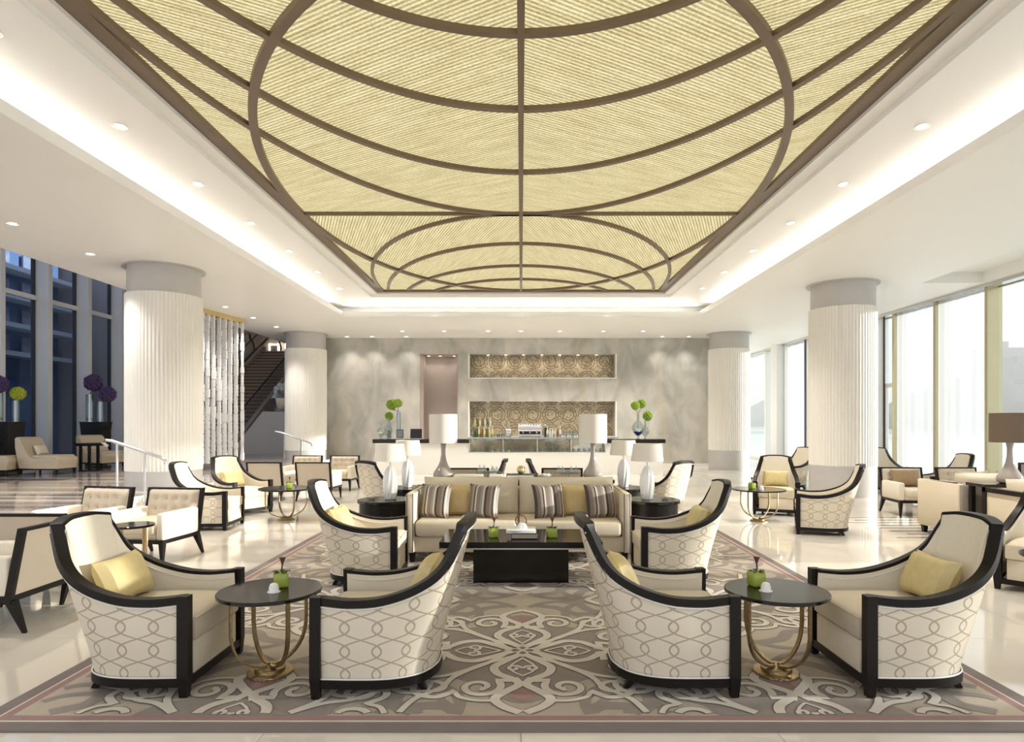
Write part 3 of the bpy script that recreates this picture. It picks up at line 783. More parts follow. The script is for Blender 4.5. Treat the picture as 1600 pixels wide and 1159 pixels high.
def pillow(me, x, y, z, rz, tilt, label, group=None, roll=0):
    o = bpy.data.objects.new('pillow', me); COL.objects.link(o); o.location = (x, y, z)
    o.rotation_mode = 'XYZ'; o.rotation_euler = (Matrix.Rotation(rz, 3, 'Z') @ Matrix.Rotation(tilt, 3, 'X') @ Matrix.Rotation(roll, 3, 'Y')).to_euler()
    return tag(o, label, 'pillow', group)
def chair_pillow(x, y, deg, label, me=None, off=-.50, lift=.405, side=0):
    a = math.radians(deg); ca, sa = math.cos(a), math.sin(a)
    # plane of the pillow faces the chair front: pillow local -Y looks along chair +X
    pillow(me or pil_gold, x+off*ca-side*sa, y+off*sa+side*ca, FLZ(x, y)+lift+.01, a+PI/2, -.42, label)
tub(-1.735, 3.66, 0, 'tub armchair facing the round table beside the rug border, its back towards the tufted chairs')
chair_pillow(-1.735, 3.66, 0, 'gold silk lumbar pillow in the tub chair beside the low-backed chairs', side=.03)
tub(-1.085, 3.64, 180, 'tub armchair with its back to the centre medallion, sharing a table on the stair side')
chair_pillow(-1.085, 3.64, 180, 'gold silk pillow half hidden behind the arm in the chair backing the medallion, stair side')
tub(1.135, 3.66, 0, 'tub armchair with its back to the centre medallion, sharing a table on the window side')
chair_pillow(1.135, 3.66, 0, 'gold silk pillow half hidden behind the arm on the window side of the medallion')
tub(1.80, 3.66, 180, 'tub armchair turned away from the windows at the rug corner, gold pillow in view')
chair_pillow(1.80, 3.66, 180, 'gold silk lumbar pillow in the tub chair that backs onto the windows', side=-.03)
tub(-1.09, 5.87, 2, 'sunlit tub armchair on the stair side of the coffee table, beside the sofa arm')
chair_pillow(-1.09, 5.87, 2, 'gold silk pillow in the sunlit tub chair beside the sofa')
tub(1.06, 5.87, 178, 'tub armchair on the window side of the sofa, outer back struck by sun')
chair_pillow(1.06, 5.87, 178, 'gold silk pillow in the tub chair on the window side of the sofa')
tub(3.70, 8.62, 158, 'tub armchair with glowing white back beside the fluted column on the window side')
tub(3.98, 9.98, -111, 'tub armchair seen from the front behind the oval-looking table, ochre pillow upright')
chair_pillow(3.98, 9.98, -111, 'ochre silk pillow in the front-on tub chair by the window column', pil_gold)
tub(5.6, 14.0, 200, 'far tub armchair whose white back shows above the front-on chair')
tub(-3.98, 8.92, 4, 'tub armchair with half sunlit patterned side behind the tufted chairs')
tub(-4.22, 10.12, -32, 'tub armchair with pale gold pillow in front of the crystal chandelier')
chair_pillow(-4.22, 10.12, -32, 'pale gold pillow in the tub chair before the crystal chandelier')
tub(4.36, 5.34, -138, 'tub armchair on bare marble behind a small table, near the back-to-back sofas')
tub(7.72, 13.3, -95, 'tub armchair half hidden by the column in front of the glass door')
tub(7.05, 11.3, 178, 'tub armchair sweeping up behind the sofa in front of the sheer curtains')
tub(-1.02, 9.6, 180, 'tub armchair behind the console, back to the gold ornament, facing the stair side')
tub(.90, 9.6, 0, 'tub armchair behind the console, back to the gold ornament, facing the windows')
tub(-1.72, 9.72, 50, 'tub armchair behind the ribbed lamps on the stair side of the sofa')
tub(1.82, 9.72, 130, 'tub armchair behind the ribbed lamps on the window side of the sofa')

# ------------------------------------------------------------------ tufted low-back chair (faces local +X)
def low_chair():
    t = thing('tufted_armchair', 'x', 'armchair')
    w = .33
    # back: outer panel leaning, dark border
    def bp_(z): return -.60-.10*max(0, (z-.22))/.5
    pts = [(bp_(.22), .22), (bp_(.715), .715)]
    def slab(y0, y1, z0, z1, a, b_): return MB().loft([[(bp_(z0)+a, y0, z0), (bp_(z0)+b_, y0, z0), (bp_(z0)+b_, y1, z0), (bp_(z0)+a, y1, z0)], [(bp_(z1)+a, y0, z1), (bp_(z1)+b_, y0, z1), (bp_(z1)+b_, y1, z1), (bp_(z1)+a, y1, z1)]], True, True)
    slab(-w+.03, w-.03, .24, .70, -.008, .03).build('back_panel', beige, t)
    for s_ in (-1, 1):
        y0, y1 = sorted((s_*w, s_*(w-.032))); slab(y0, y1, .20, .715, -.014, .035).build('back_post', wood, t)
    slab(-w, w, .70, .722, -.014, .035).build('top_rail', wood, t)
    # tufted inner back: grid with dimples
    nu, nv = 24, 14; rows = []
    bt = [(-.18, .50), (-.06, .50), (.06, .50), (.18, .50), (-.18, .61), (-.06, .61), (.06, .61), (.18, .61)]
    for j in range(nv+1):
        z = .40+.305*j/nv; r = []
        for i in range(nu+1):
            y = -w+.035+(2*w-.07)*i/nu
            d = min(math.hypot((y-a), (z-b_)) for a, b_ in bt); edge = min(1, min(i, nu-i)/2, (nv-j)/2)
            r.append((bp_(z)+.03+.065*edge**.5-.028*math.exp(-(d/.03)**2)-.006*math.exp(-(min(abs(y-a) for a in (-.18, -.06, .06, .18))/.012)**2), y, z))
        rows.append(r)
    tk = MB().loft(rows, False).build('tufted_back', beige, t, angle=80)
    for a, b_ in bt: MB().ball((bp_(b_)+.072, a, b_), .011, 8, 6).build('button', beige, tk)
    for s_ in (-1, 1):
        y0, y1 = sorted((s_*w, s_*(w-.085)))
        MB().rbox(-.60, -.02, y0, y1, .25, .525, .018).build('arm', cream_lt, t)
    MB().rbox(-.585, -.005, -w+.088, w-.088, .30, .425, .03).build('seat_cushion', cream, t)
    MB().rbox(-.60, -.03, -w+.088, w-.088, .25, .32, .01).build('seat_base', cream, t)
    MB().box(-.62, -.015, -w+.004, w-.004, .215, .256).build('apron', wood, t)
    for s_ in (-1, 1):
        y = s_*(w-.03)
        MB().frustum((-.03, y+s_*.008, 0), (.022, .022), (-.045, y, .22), (.055, .05)).build('leg', wood, t)
        MB().frustum((-.70, y+s_*.008, 0), (.024, .022), (-.60, y, .22), (.07, .05)).build('leg', wood, t)
    return t
low0 = low_chair(); lf = [True]
def low(x, y, deg, label):
    if lf[0]:
        lf[0] = False; low0.location = (x, y, FLZ(x, y)); low0.rotation_euler = (0,0,math.radians(deg)); low0['label'] = label; return low0
    return copy_tree(low0, (x, y, FLZ(x, y)), math.radians(deg), label)
low(-3.95, 6.50, -97, 'tufted low armchair with sunlit arm beside the small bronze-legged table')
low(-4.84, 6.62, -103, 'tufted low armchair next to the striped floor, its neighbour nearer the sunlit arm')
low(-4.12, 4.72, 180, 'low armchair showing only its side and splayed rear leg beside the rug corner')
low(-3.97, 5.80, 90, 'low armchair with beige back panel turned to the rug corner armchair')
low(-4.70, 12.45, 88, 'low armchair seen from behind next to the round table with green vase')
low(-3.80, 12.45, 88, 'low armchair seen from behind with one white sunlit arm showing')
low(-4.72, 13.5, -90, 'tufted low armchair by the far column, facing the two turned chairs')
low(-3.92, 13.5, -92, 'tufted low armchair before the stone wall with one sunlit arm')
low(-.84, 10.95, 90, 'low chair back showing behind the glass tray on the console')
low(.66, 10.95, 90, 'low chair back showing behind the tall lamp on the window side of the console')
low(6.12, 9.75, -95, 'low armchair with brown pillow between the column and the grey-backed sofa')
low(7.08, 9.75, -90, 'low armchair behind the sofa pillows before the sheer curtains')
chair_pillow(6.12, 9.75, -95, 'brown oblong pillow in the low armchair by the windows', pil_brn, -.44, .43)
# ------------------------------------------------------------------ round tables with bent bronze legs
def round_table(x, y, r, label, rot=0, h=.476):
    z0 = FLZ(x, y)
    t = thing('round_table', label, 'table', (x, y, z0), rot)
    MB().lathe([(r-.006, h-.022), (r, h-.018), (r, h-.004), (r-.004, h)], 56).build('table_top', wood_gloss, t)
    rb = min(.125, r*.45)
    MB().lathe([(rb, 0), (rb, .012), (rb-.006, .016)], 36).build('base_plate', bronze, t)
    MB().lathe([(rb*.68, .014), (rb*.68, .034), (rb*.64, .038)], 32).build('base_collar', bronze, t)
    for k in range(4):
        a = k*PI/2+.5; pts = []
        R_ = r*.76
        for i in range(15):
            q = i/14
            if q < .62:
                b_ = q/.62*PI/2; rr = .02+(R_-.02)*math.sin(b_); z = .045+.20*(1-math.cos(b_))
            else:
                rr = R_+.004; z = .245+(h-.022-.245)*(q-.62)/.38
            pts.append((rr*math.cos(a), rr*math.sin(a), z))
        sd = [Vector((-math.sin(a), math.cos(a), 0))]*15
        mb = MB(); rings = []
        for i in range(15):
            tt = (Vector(pts[min(i+1, 14)])-Vector(pts[max(i-1, 0)])).normalized(); n_ = tt.cross(sd[0]).normalized()
            p = Vector(pts[i]); rings.append([p+sd[0]*u*.011+n_*v*.006 for u, v in ((-1,-1),(1,-1),(1,1),(-1,1))])
        mb.loft(rings, True, True).build('leg', bronze, t)
    return z0+h
def cube_vase(x, y, z, s, label, rot=0, group=None):
    t = thing('flower_vase', label, 'vase', (x, y, z), rot, group)
    MB().rbox(-s/2, s/2, -s/2, s/2, 0, s*1.02, s*.12).build('cup', lime_g, t)
    for k in range(5):
        a = k*1.3; MB().loft([[(s*.1*math.cos(a)+dx, s*.1*math.sin(a)+dy, s*.9) for dx, dy in ((-.006,0),(.006,0))], [(s*.45*math.cos(a)+dx, s*.45*math.sin(a)+dy, s*1.12) for dx, dy in ((-.014,0),(.014,0))], [(s*.62*math.cos(a)+dx, s*.62*math.sin(a)+dy, s*1.05) for dx, dy in ((-.003,0),(.003,0))]], False).build('leaf', leaf_d, t)
    st = MB().tube([(0, 0, s*.8), (s*.06, 0, s*1.3), (s*.1, .01, s*1.6)], .005, 6).build('stem', leaf_d, t)
    MB().lathe([(.004, 0), (s*.10, s*.18), (s*.16, s*.38), (s*.26, s*.52), (s*.20, s*.50), (s*.08, s*.30)], 12, (s*.1, .01, s*1.5), False).build('flower', calla, t)
    return t
def tea_light(x, y, z, label):
    t = thing('tea_light_cup', label, 'cup', (x, y, z))
    MB().lathe([(.030, 0), (.031, .006), (.028, .012), (.027, .03), (.020, .046), (.008, .052), (.001, .053)], 20).build('dome', ceramic, t)
    MB().lathe([(.036, 0), (.037, .004), (.030, .006)], 20).build('saucer', ceramic, t)
z = round_table(-1.435, 3.66, .285, 'round dark table with bronze legs, armchairs either side, stair side of the rug', .3)
cube_vase(-1.395, 3.72, z, .082, 'lime glass cube vase with dark calla on the table nearest the tufted chairs', .4)
tea_light(-1.39, 3.60, z, 'small white domed cup beside the lime vase, stair-side front table')
z = round_table(1.46, 3.66, .285, 'round dark table with bronze legs, armchairs either side, window side of the rug', .0)
cube_vase(1.375, 3.74, z, .082, 'lime glass cube vase with maroon calla on the window-side front table', .2)
tea_light(1.385, 3.62, z, 'small white domed cup beside the lime vase, window-side front table')
z = round_table(-3.50, 9.55, .40, 'wide round table with bronze legs in front of the crystal chandelier', .2)
cube_vase(-3.44, 9.5, z, .082, 'lime glass cube vase on the wide table before the chandelier', .4)
z = round_table(3.50, 9.42, .38, 'wide round table with pale gold legs beside the sunlit white-backed tub chair', .2)
cube_vase(3.40, 9.42, z, .082, 'lime glass cube vase on the wide table by the window column', .4)
tea_light(3.51, 9.34, z, 'small white cup beside the vase on the table by the window column')
round_table(-3.72, 6.13, .19, 'small round table in front of the tufted armchairs with sunlit arms', .7)
round_table(3.98, 4.70, .26, 'small round table on bare marble before the armchair near the back-to-back sofas', .4)

# ------------------------------------------------------------------ cream sofa with dark welts (faces local -Y, origin at front middle)
def sofa(name, label, x, y, rz, w, cushions=2, panel=None, depth=.88, cover=None):
    z0 = FLZ(x, y); cv = cover or cream
    t = thing(name, label, 'sofa', (x, y, z0), rz)
    W_ = w/2
    MB().rbox(-W_+.07, W_-.07, .03, depth-.06, .10, .26, .015).build('seat_base', cv, t)
    MB().rbox(-W_+.02, W_-.02, depth-.16, depth, .10, .70, .025).build('back_frame', panel or cv, t)
    for s_ in (-1, 1):
        a, b_ = sorted((s_*W_, s_*(W_-.085)))
        ar = MB().rbox(a, b_, 0, depth-.02, .10, .705, .012).build('arm', cv, t)
        mb = MB()
        for q in (a+.012, b_-.012):
            mb.tube([(q, -.002, .105), (q, -.002, .70), (q, depth-.05, .708)], .005, 6)
        mb.build('welt', dark_piping, ar)
        for yy in (.06, depth-.07):
            MB().frustum((s_*(W_-.06), yy, 0), (.045, .045), (s_*(W_-.06), yy, .105), (.065, .065)).build('leg', wood, t)
    iw = (w-.18)/cushions
    for k in range(cushions):
        x0 = -W_+.09+k*iw
        MB().rbox(x0+.004, x0+iw-.004, -.015, depth-.20, .262, .425, .035).build('seat_cushion', cv, t)
        m_ = MB().pillow(iw-.004, .42, .24, 16, .015, .32); m_.xform(Matrix.Translation((x0+iw/2, depth-.27, .405)) @ Matrix.Rotation(-.13, 4, 'X'))
        m_.build('back_cushion', cv, t, angle=80)
    return t
sofa('sofa', 'long cream sofa with dark welting and striped pillows behind the black coffee table', -.025, 6.52, 0, 2.30)
SY = 6.52; sz = .02+.425
G1 = 'striped silk pillows on the sofa'; G2 = 'ochre pillows on the sofa'
for (x_, me_, lab) in ((-.925, pil_str, 'brown striped silk pillow leaning against the sofa arm on the stair side'), (-.675, pil_och, 'plain ochre pillow between two striped pillows, stair side of the sofa'),
                       (-.41, pil_str, 'striped silk pillow on the sofa, stair side of the middle seam'), (.31, pil_str, 'striped silk pillow on the sofa, window side of the middle seam'),
                       (.59, pil_och, 'plain ochre pillow between two striped pillows, window side of the sofa'), (.86, pil_str, 'brown striped silk pillow leaning against the sofa arm on the window side')):
    pillow(me_, x_, SY+(.235 if me_ is pil_str else .395), sz-.004, (-.35 if x_ < 0 else .35) if me_ is pil_str else 0, -.26, lab)
# ------------------------------------------------------------------ coffee table and things on it
t = thing('coffee_table', 'low black lacquer coffee table with block base in front of the sofa', 'table', (0, 5.82, .02))
MB().box(-.70, .70, -.34, .34, .355, .405).build('table_top', wood_gloss, t)
MB().box(-.705, .705, -.345, .345, .343, .355).build('edge_strip', steel, t)
MB().box(-.425, .425, -.11, .28, 0, .343).build('base_block', wood_gloss, t)
cz = .02+.405
cube_vase(-.245, 5.72, cz, .085, 'lime cube vase on the coffee table, stair side of the books', .3)
cube_vase(.275, 5.72, cz, .085, 'lime cube vase on the coffee table, window side of the books', .3)
t = thing('book', 'black boxed book lying on the coffee table under the white book', 'book', (.03, 5.70, cz)); MB().rbox(-.115, .115, -.08, .12, 0, .05, .004).build('cover', black_p, t); MB().box(-.110, .112, -.083, -.078, .008, .042).build('pages', taupe_f, t)
t = thing('book', 'white book with dark swoosh lying on the black book', 'book', (.0, 5.71, cz+.05)); MB().rbox(-.13, .13, -.09, .11, 0, .032, .004).build('cover', paper, t)
MB().prism([(-.12, .022), (-.06, .010), (.0, .022), (-.06, .016)], 'y', -.0915, -.089).build('swoosh', black_p, t)
t = thing('folded_napkin', 'crumpled white folded napkin on top of the white book', 'napkin', (.01, 5.70, cz+.082)); MB().lathe([(.05, 0), (.045, .02), (.03, .045), (.001, .05)], 6).build('cloth', paper, t)
t = thing('ring_ornament', 'small red-brown ring ornament behind the napkin on the white book', 'ornament', (.0, 5.79, cz+.082))
MB().tube([(.05*math.cos(a), .012*math.sin(a*2), .055+.05*math.sin(a)) for a in [2*PI*k/24 for k in range(24)]], .006, 6, True).build('loop', calla, t)

# ------------------------------------------------------------------ console behind the sofa
t = thing('console_table', 'long dark console table standing behind the cream sofa', 'table', (0, 7.70, 0))
MB().box(-1.10, 1.10, -.19, .19, .735, .775).build('table_top', wood_gloss, t)
MB().box(-1.05, 1.05, -.16, .16, .66, .735).build('apron', wood, t)
for a in (-1.02, 1.02):
    for b_ in (-.14, .14): MB().box(a-.03, a+.03, b_-.03, b_+.03, .02, .66).build('leg', wood, t)
KZ = .775
def gourd_lamp(x, y, z, label, body, shade, sc=1, srad=.168, sh=.345):
    t = thing('table_lamp', label, 'lamp', (x, y, z))
    P_ = [(.085, 0), (.112, .012), (.122, .04), (.115, .075), (.09, .115), (.06, .16), (.038, .22), (.027, .29), (.026, .36), (.034, .42), (.034, .43)]
    MB().lathe([(r*sc, q*sc) for r, q in P_], 32).build('base', body, t)
    MB().lathe([(.008, .425*sc), (.008, .50*sc)], 10).build('stem', steel, t)
    z0 = .43*sc
    MB().lathe([(srad, z0), (srad, z0+sh), (srad-.004, z0+sh), (srad-.004, z0)], 40, (0,0,0), False).build('lamp_shade', shade, t)
    MB().lathe([(.02, z0+.05), (.028, z0+.12), (.001, z0+.16)], 12).build('bulb', pm('frosted_bulb', (.82, .80, .76), .3) if 'frosted_bulb' not in MATS else MATS['frosted_bulb'], t)
    return t
gourd_lamp(-.935, 7.70, KZ, 'tall taupe gourd lamp with drum shade on the console, stair side', taupe_c, shade_w)
gourd_lamp(.865, 7.70, KZ, 'tall taupe gourd lamp with drum shade on the console, window side', taupe_c, shade_w)
def books(x, y, w, d, n, mats, labs):
    z = KZ
    for k in range(n):
        t = thing('book', labs[k], 'book', (x, y, z)); h_ = .026+.004*(k % 2)
        MB().rbox(-w/2+.006*k, w/2-.01*k, -d/2, d/2, 0, h_, .003).build('cover', mats[k], t); MB().box(-w/2+.008+.006*k, w/2-.02-.01*k, -d/2-.001, -d/2+.004, .005, h_-.005).build('pages', paper, t); z += h_
    return z
zz = books(0, 7.68, .36, .24, 2, (brown_f, navy_b), ('brown bound book under the navy book on the console', 'navy book under the gold ornament on the console'))
t = thing('gold_ornament', 'small gold artichoke ornament standing on the navy book', 'ornament', (.0, 7.68, zz))
MB().lathe([(.02, 0), (.038, .018), (.046, .045), (.040, .075), (.022, .095), (.004, .105)], 14).build('body', gold_m, t)
for k in range(16):
    a = k*2.4; q = .02+.065*k/16; MB().frustum((.042*math.cos(a), .042*math.sin(a), q), (.02, .02), (.050*math.cos(a), .050*math.sin(a), q+.022), (.006, .006)).build('scale', gold_m, t)
books(-.62, 7.64, .36, .2, 2, (paper, cream_lt), ('lower white book near the taupe lamp on the console, stair side', 'upper white book near the taupe lamp on the console, stair side'))
books(-.29, 7.62, .175, .2, 2, (cream_lt, paper), ('lower pale book beside the navy book on the console', 'upper pale book beside the navy book on the console'))
def stand_tray(x, y, lab, n):
    t = thing('tray_stand', lab, 'tray', (x, y, KZ))
    MB().lathe([(.06, 0), (.055, .008), (.02, .02), (.02, .055), (.05, .062)], 20).build('foot', steel, t)
    MB().lathe([(.155, .062), (.16, .066), (.16, .072), (.15, .072)], 36).build('plate', glass_v, t)
    for k in range(n):
        a = k*2*PI/n; xx, yy = x+.105*math.cos(a), y+.08*math.sin(a)
        g_ = thing('small_decanter', 'tiny clear decanter standing on the glass tray, ' + ('stair' if x < 0 else 'window') + ' side of the console', 'decanter', (xx, yy, KZ+.072), 0, 'tiny decanters on the '+('stair' if x < 0 else 'window')+'-side tray')
        MB().lathe([(.022, 0), (.026, .01), (.024, .035), (.010, .05), (.009, .065)], 12).build('body', glass_v, g_); MB().ball((0, 0, .074), .011, 8, 6).build('stopper', ceramic, g_)
stand_tray(-.40, 7.825, 'round glass tray on a steel foot on the console, stair side', 6)
stand_tray(.56, 7.72, 'round glass tray on a steel foot on the console, window side', 6)
t = thing('crystal_bowl', 'low cut crystal bowl beside the navy book on the console', 'bowl', (.29, 7.66, KZ)); MB().lathe([(.04, 0), (.07, .02), (.085, .05), (.08, .05), (.06, .022)], 16).build('bowl', crystal, t)
for k in range(9): MB().ball((.05*math.cos(k*2.3)*(k % 3)/2, .05*math.sin(k*2.3)*(k % 3)/2, .05), .018, 8, 6).build('glass_ball', crystal, t)

# ------------------------------------------------------------------ drum side tables with ribbed white lamps
def drum_table(x, y, lab):
    z0 = FLZ(x, y); t = thing('drum_side_table', lab, 'table', (x, y, z0))
    MB().lathe([(.29, .555), (.30, .56), (.30, .585), (.295, .59)], 40).build('table_top', wood_gloss, t)
    MB().lathe([(.275, .43), (.275, .556)], 40).build('apron', wood, t)
    for k in range(6):
        a = k*PI/3+.3; MB().frustum((.245*math.cos(a), .245*math.sin(a), 0), (.03, .03), (.245*math.cos(a), .245*math.sin(a), .44), (.045, .045)).build('leg', wood, t)
    return z0+.59
def ribbed_lamp(x, y, z, lab):
    t = thing('ribbed_lamp', lab, 'lamp', (x, y, z))
    P_ = [(.05, 0), (.058, .01), (.068, .07), (.075, .14), (.075, .2), (.068, .26), (.05, .32), (.028, .355), (.015, .365)]
    seg = 40; rings = [[(r*(1+.09*math.cos(10*2*PI*i/seg))*math.cos(2*PI*i/seg+q*1.2), r*(1+.09*math.cos(10*2*PI*i/seg))*math.sin(2*PI*i/seg+q*1.2), q) for i in range(seg)] for r, q in P_]
    MB().loft(rings, True, True).build('base', ceramic, t, angle=70)
    MB().lathe([(.007, .36), (.007, .47)], 8).build('stem', steel, t)
    MB().lathe([(.178, .42), (.15, .61), (.146, .61), (.174, .42)], 40, (0,0,0), False).build('lamp_shade', shade_w, t)
    MB().lathe([(.02, .46), (.028, .52), (.001, .56)], 12).build('bulb', MATS['frosted_bulb'], t)
for sx, nm in ((-1, 'stair'), (1, 'window')):
    xx = -1.49 if sx < 0 else 1.44
    z = drum_table(xx, 7.02, 'black drum side table against the sofa arm, %s side' % nm)
    ribbed_lamp(xx+.06*(-sx), 7.0, z, 'white ribbed ceramic lamp with pale shade beside the sofa arm, %s side' % nm)
    t = thing('glass_dish', 'small glass dish beside the ribbed lamp, %s side of the sofa' % nm, 'dish', (xx+(-.14 if sx < 0 else .13), 6.98, z)); MB().lathe([(.03, 0), (.045, .02), (.04, .02), (.027, .004)], 16).build('bowl', glass_v, t)
    xx = -1.47 if sx < 0 else 1.33
    z = drum_table(xx, 8.3, 'black drum side table behind the console, %s side' % nm)
    ribbed_lamp(xx, 8.3, z, 'white ribbed ceramic lamp behind the console, %s side' % nm)

# ------------------------------------------------------------------ right hand sofas, console and brown lamp
sofa('sofa', 'cream sofa with grey-brown back turned to the lounge, beside the windows', 6.45, 8.56, PI, 2.3, 2, taupe_f, .82)
sofa('sofa', 'dark-trimmed cream sofa backing the console with the brown lamp', 6.45, 6.50, 0, 2.3, 2, None, .84)
t = bpy.data.objects['sofa.002'] if 'sofa.002' in bpy.data.objects else None
if t:
    MB().box(-1.165, -1.15, .0, .84, .66, .712).box(-1.165, -1.15, .78, .84, .08, .712).build('side_trim', wood, t)
for k, (xx, yy, lab) in enumerate(((5.78, 8.27, 'cream pillow on the grey-backed sofa nearest the end'), (6.28, 8.28, 'cream pillow on the grey-backed sofa in the middle'))):
    pillow(MB().pillow(.46, .42, .15).mesh('pillow', beige), xx, yy, .43, PI+.1*k, -.2, lab)
pillow(MB().pillow(.5, .42, .15).mesh('pillow', cream_lt), 5.85, 6.80, .43, .2, -.25, 'pale cream pillow on the dark-trimmed sofa before the brown lamp')
t = thing('console_table', 'narrow dark console between the two back-to-back sofas by the windows', 'table', (6.45, 7.54, 0))
MB().box(-1.1, 1.1, -.16, .16, .70, .735).build('table_top', wood_gloss, t)
for a in (-1.05, 1.05):
    for b_ in (-.12, .12): MB().box(a-.025, a+.025, b_-.025, b_+.025, 0, .70).build('leg', wood, t)
MB().box(-1.05, 1.05, -.12, .12, .12, .15).build('shelf', wood, t)
gourd_lamp(5.76, 7.54, .735, 'taupe gourd lamp with brown drum shade before the clear window', taupe_c, shade_b, 1.12, .205, .345)
t = thing('picture_frame', 'small dark picture frame standing behind the brown-shaded lamp', 'frame', (6.0, 7.60, .735))
MB().box(-.09, .09, -.012, .012, 0, .24).build('frame', wood, t); MB().box(-.07, .07, -.014, -.011, .02, .22).build('print', taupe_f, t)

# ------------------------------------------------------------------ left raised lounge: loungers, side table, planters
def lounger():
    t = thing('lounge_chair', 'x', 'lounge chair')
    prof = cr([(-.02, .20, 0), (0, .34, 0), (-.08, .39, 0), (-.30, .38, 0), (-.52, .36, 0), (-.64, .42, 0), (-.74, .60, 0), (-.84, .80, 0)], 5)
    prof = [(p.x, p.y) for p in prof]+[(-.90, .83), (-.955, .80), (-.95, .6), (-.90, .3), (-.86, .14), (-.5, .13), (-.02, .13)]
    w = .33
    cx_, cz_ = -.5, .35
    def sh(k): return [(cx_+(a-cx_)*k, cz_+(b_-cz_)*k) for a, b_ in prof]
    mb = MB(); rings = []
    for yy, k in ((-w, .96), (-w+.02, 1), (w-.02, 1), (w, .96)): rings.append([(a, yy, b_) for a, b_ in sh(k)])
    mb.loft(rings, True, True).build('body', tan, t, angle=50)
    MB().rbox(-.62, -.03, -w+.06, w-.06, .355, .43, .025).build('seat_cushion', tan, t)
    MB().box(-.86, -.04, -w+.03, w-.03, .105, .14).build('plinth', wood, t)
    for a in (-.84, -.06):
        for s_ in (-1, 1): MB().frustum((a, s_*(w-.05), 0), (.025, .025), (a, s_*(w-.05), .115), (.045, .045)).build('leg', wood, t)
    return t
lg = lounger(); lg.location = (-10.15, 14.35, PZ); lg.rotation_euler = (0,0,math.radians(0)); lg['label'] = 'tan leather lounge chair in profile with a small pillow, between two black planters'
copy_tree(lg, (-11.05, 14.0, PZ), math.radians(15), 'tan leather lounge chair beside the planter with the lime ball')
copy_tree(lg, (-10.35, 16.3, PZ), math.radians(-20), 'tan leather lounge chair behind the dark side table')
copy_tree(lg, (-11.55, 18.9, PZ), math.radians(180), 'tan leather lounge chair backing onto the column beside the planter')
pillow(MB().pillow(.34, .24, .12).mesh('pillow', cream_lt), -10.71, 14.35, PZ+.425, PI/2, -.4, 'small cream pillow in the profile lounge chair')
t = thing('side_table', 'dark side table with open frame legs beside the lounge chairs', 'table', (-10.25, 15.2, PZ))
MB().lathe([(.30, .60), (.33, .64), (.33, .66)], 32).build('table_top', wood, t)
for k in range(4):
    a = k*PI/2+.6; ca, sa = math.cos(a), math.sin(a)
    MB().box(.17*ca-.025, .17*ca+.025, .17*sa-.025, .17*sa+.025, .03, .60).build('leg', wood, t)
MB().lathe([(.22, 0), (.22, .03)], 24).build('base', wood, t)
def flower_ball(x, y, z, r, mt, lab, vase, group=None):
    vx, vy, vt, vb = vase; sx_, sy_ = vx-x, vy-y
    path = [(0, 0, -r*.8), (sx_*.55, sy_*.55, (-r*.8+vt-z)/2), (sx_, sy_, min(vt-z, -r*.85)), (sx_, sy_, vb-z)]
    t = thing('flower_ball', lab, 'flowers', (x, y, z), 0, group)
    mb = MB(); rnd = random.Random(int(x*1000+z*77))
    for k in range(46):
        u = 1-2*(k+.5)/46; a = k*2.39996; q = math.sqrt(1-u*u)
        d = Vector((q*math.cos(a), q*math.sin(a), u)); p = d*(r*.80); s_ = r*.26*rnd.uniform(.85, 1.15)
        mb.ball(p, s_, 6, 4)
    mb.ball((0,0,0), r*.8, 12, 8); o = mb.build('blossom', mt, t); 
    MB().tube(path, .012*r/.18, 6).build('stem', pm('stem_brown', (.10, .10, .04), .6) if 'stem_brown' not in MATS else MATS['stem_brown'], t)
def cyl_vase(x, y, z, r, h, lab):
    t = thing('glass_vase', lab, 'vase', (x, y, z)); MB().lathe([(r, 0), (r, h), (r-.008, h), (r-.008, .02), (.001, .02)], 24, (0,0,0), False).build('cylinder', glass_v, t); MB().lathe([(r-.012, .021), (r-.012, h*.15)], 20).build('water', MATS['dark_water'], t)
def planter(x, y, lab, w=.27):
    t = thing('tall_planter', lab, 'planter', (x, y, PZ)); h = 1.17
    MB().frustum((0,0,0), (w*1.35, w*1.35), (0,0,h), (w*2, w*2)).build('pot', planter_m, t)
    MB().box(-w-.01, w+.01, -w-.01, w+.01, h-.02, h+.0).build('rim', planter_m, t)
    return PZ+h
z = planter(-12.0, 14.9, 'tall black tapered planter by the lounge chair with the lime flower ball')
cyl_vase(-12.04, 14.75, z, .085, .66, 'tall glass vase on the planter holding the plum flower ball'); cyl_vase(-11.88, 15.05, z, .075, .5, 'shorter glass vase on the planter holding the lime flower ball')
flower_ball(-12.04, 14.75, z+.86, .20, purple_b, 'plum purple hydrangea ball above the tall vase nearest the tall windows', (-12.04, 14.75, z+.66, z+.03)); flower_ball(-11.83, 15.05, z+.66, .16, lime_b, 'bright lime hydrangea ball in the shorter vase', (-11.88, 15.05, z+.5, z+.03))
z = planter(-11.62, 17.5, 'tall black tapered planter between the lounge chairs and the white window pier')
cyl_vase(-11.72, 17.4, z, .095, .75, 'tall glass vase on the planter with two violet flower balls'); cyl_vase(-11.50, 17.5, z, .085, .55, 'shorter glass vase on the planter with two violet flower balls')
flower_ball(-11.62, 17.4, z+1.06, .235, purple_b, 'violet hydrangea ball in the tall vase over the far planter', (-11.72, 17.4, z+.75, z+.03)); flower_ball(-11.30, 17.5, z+.75, .215, purple_b, 'violet hydrangea ball leaning out of the shorter vase', (-11.50, 17.5, z+.55, z+.03))

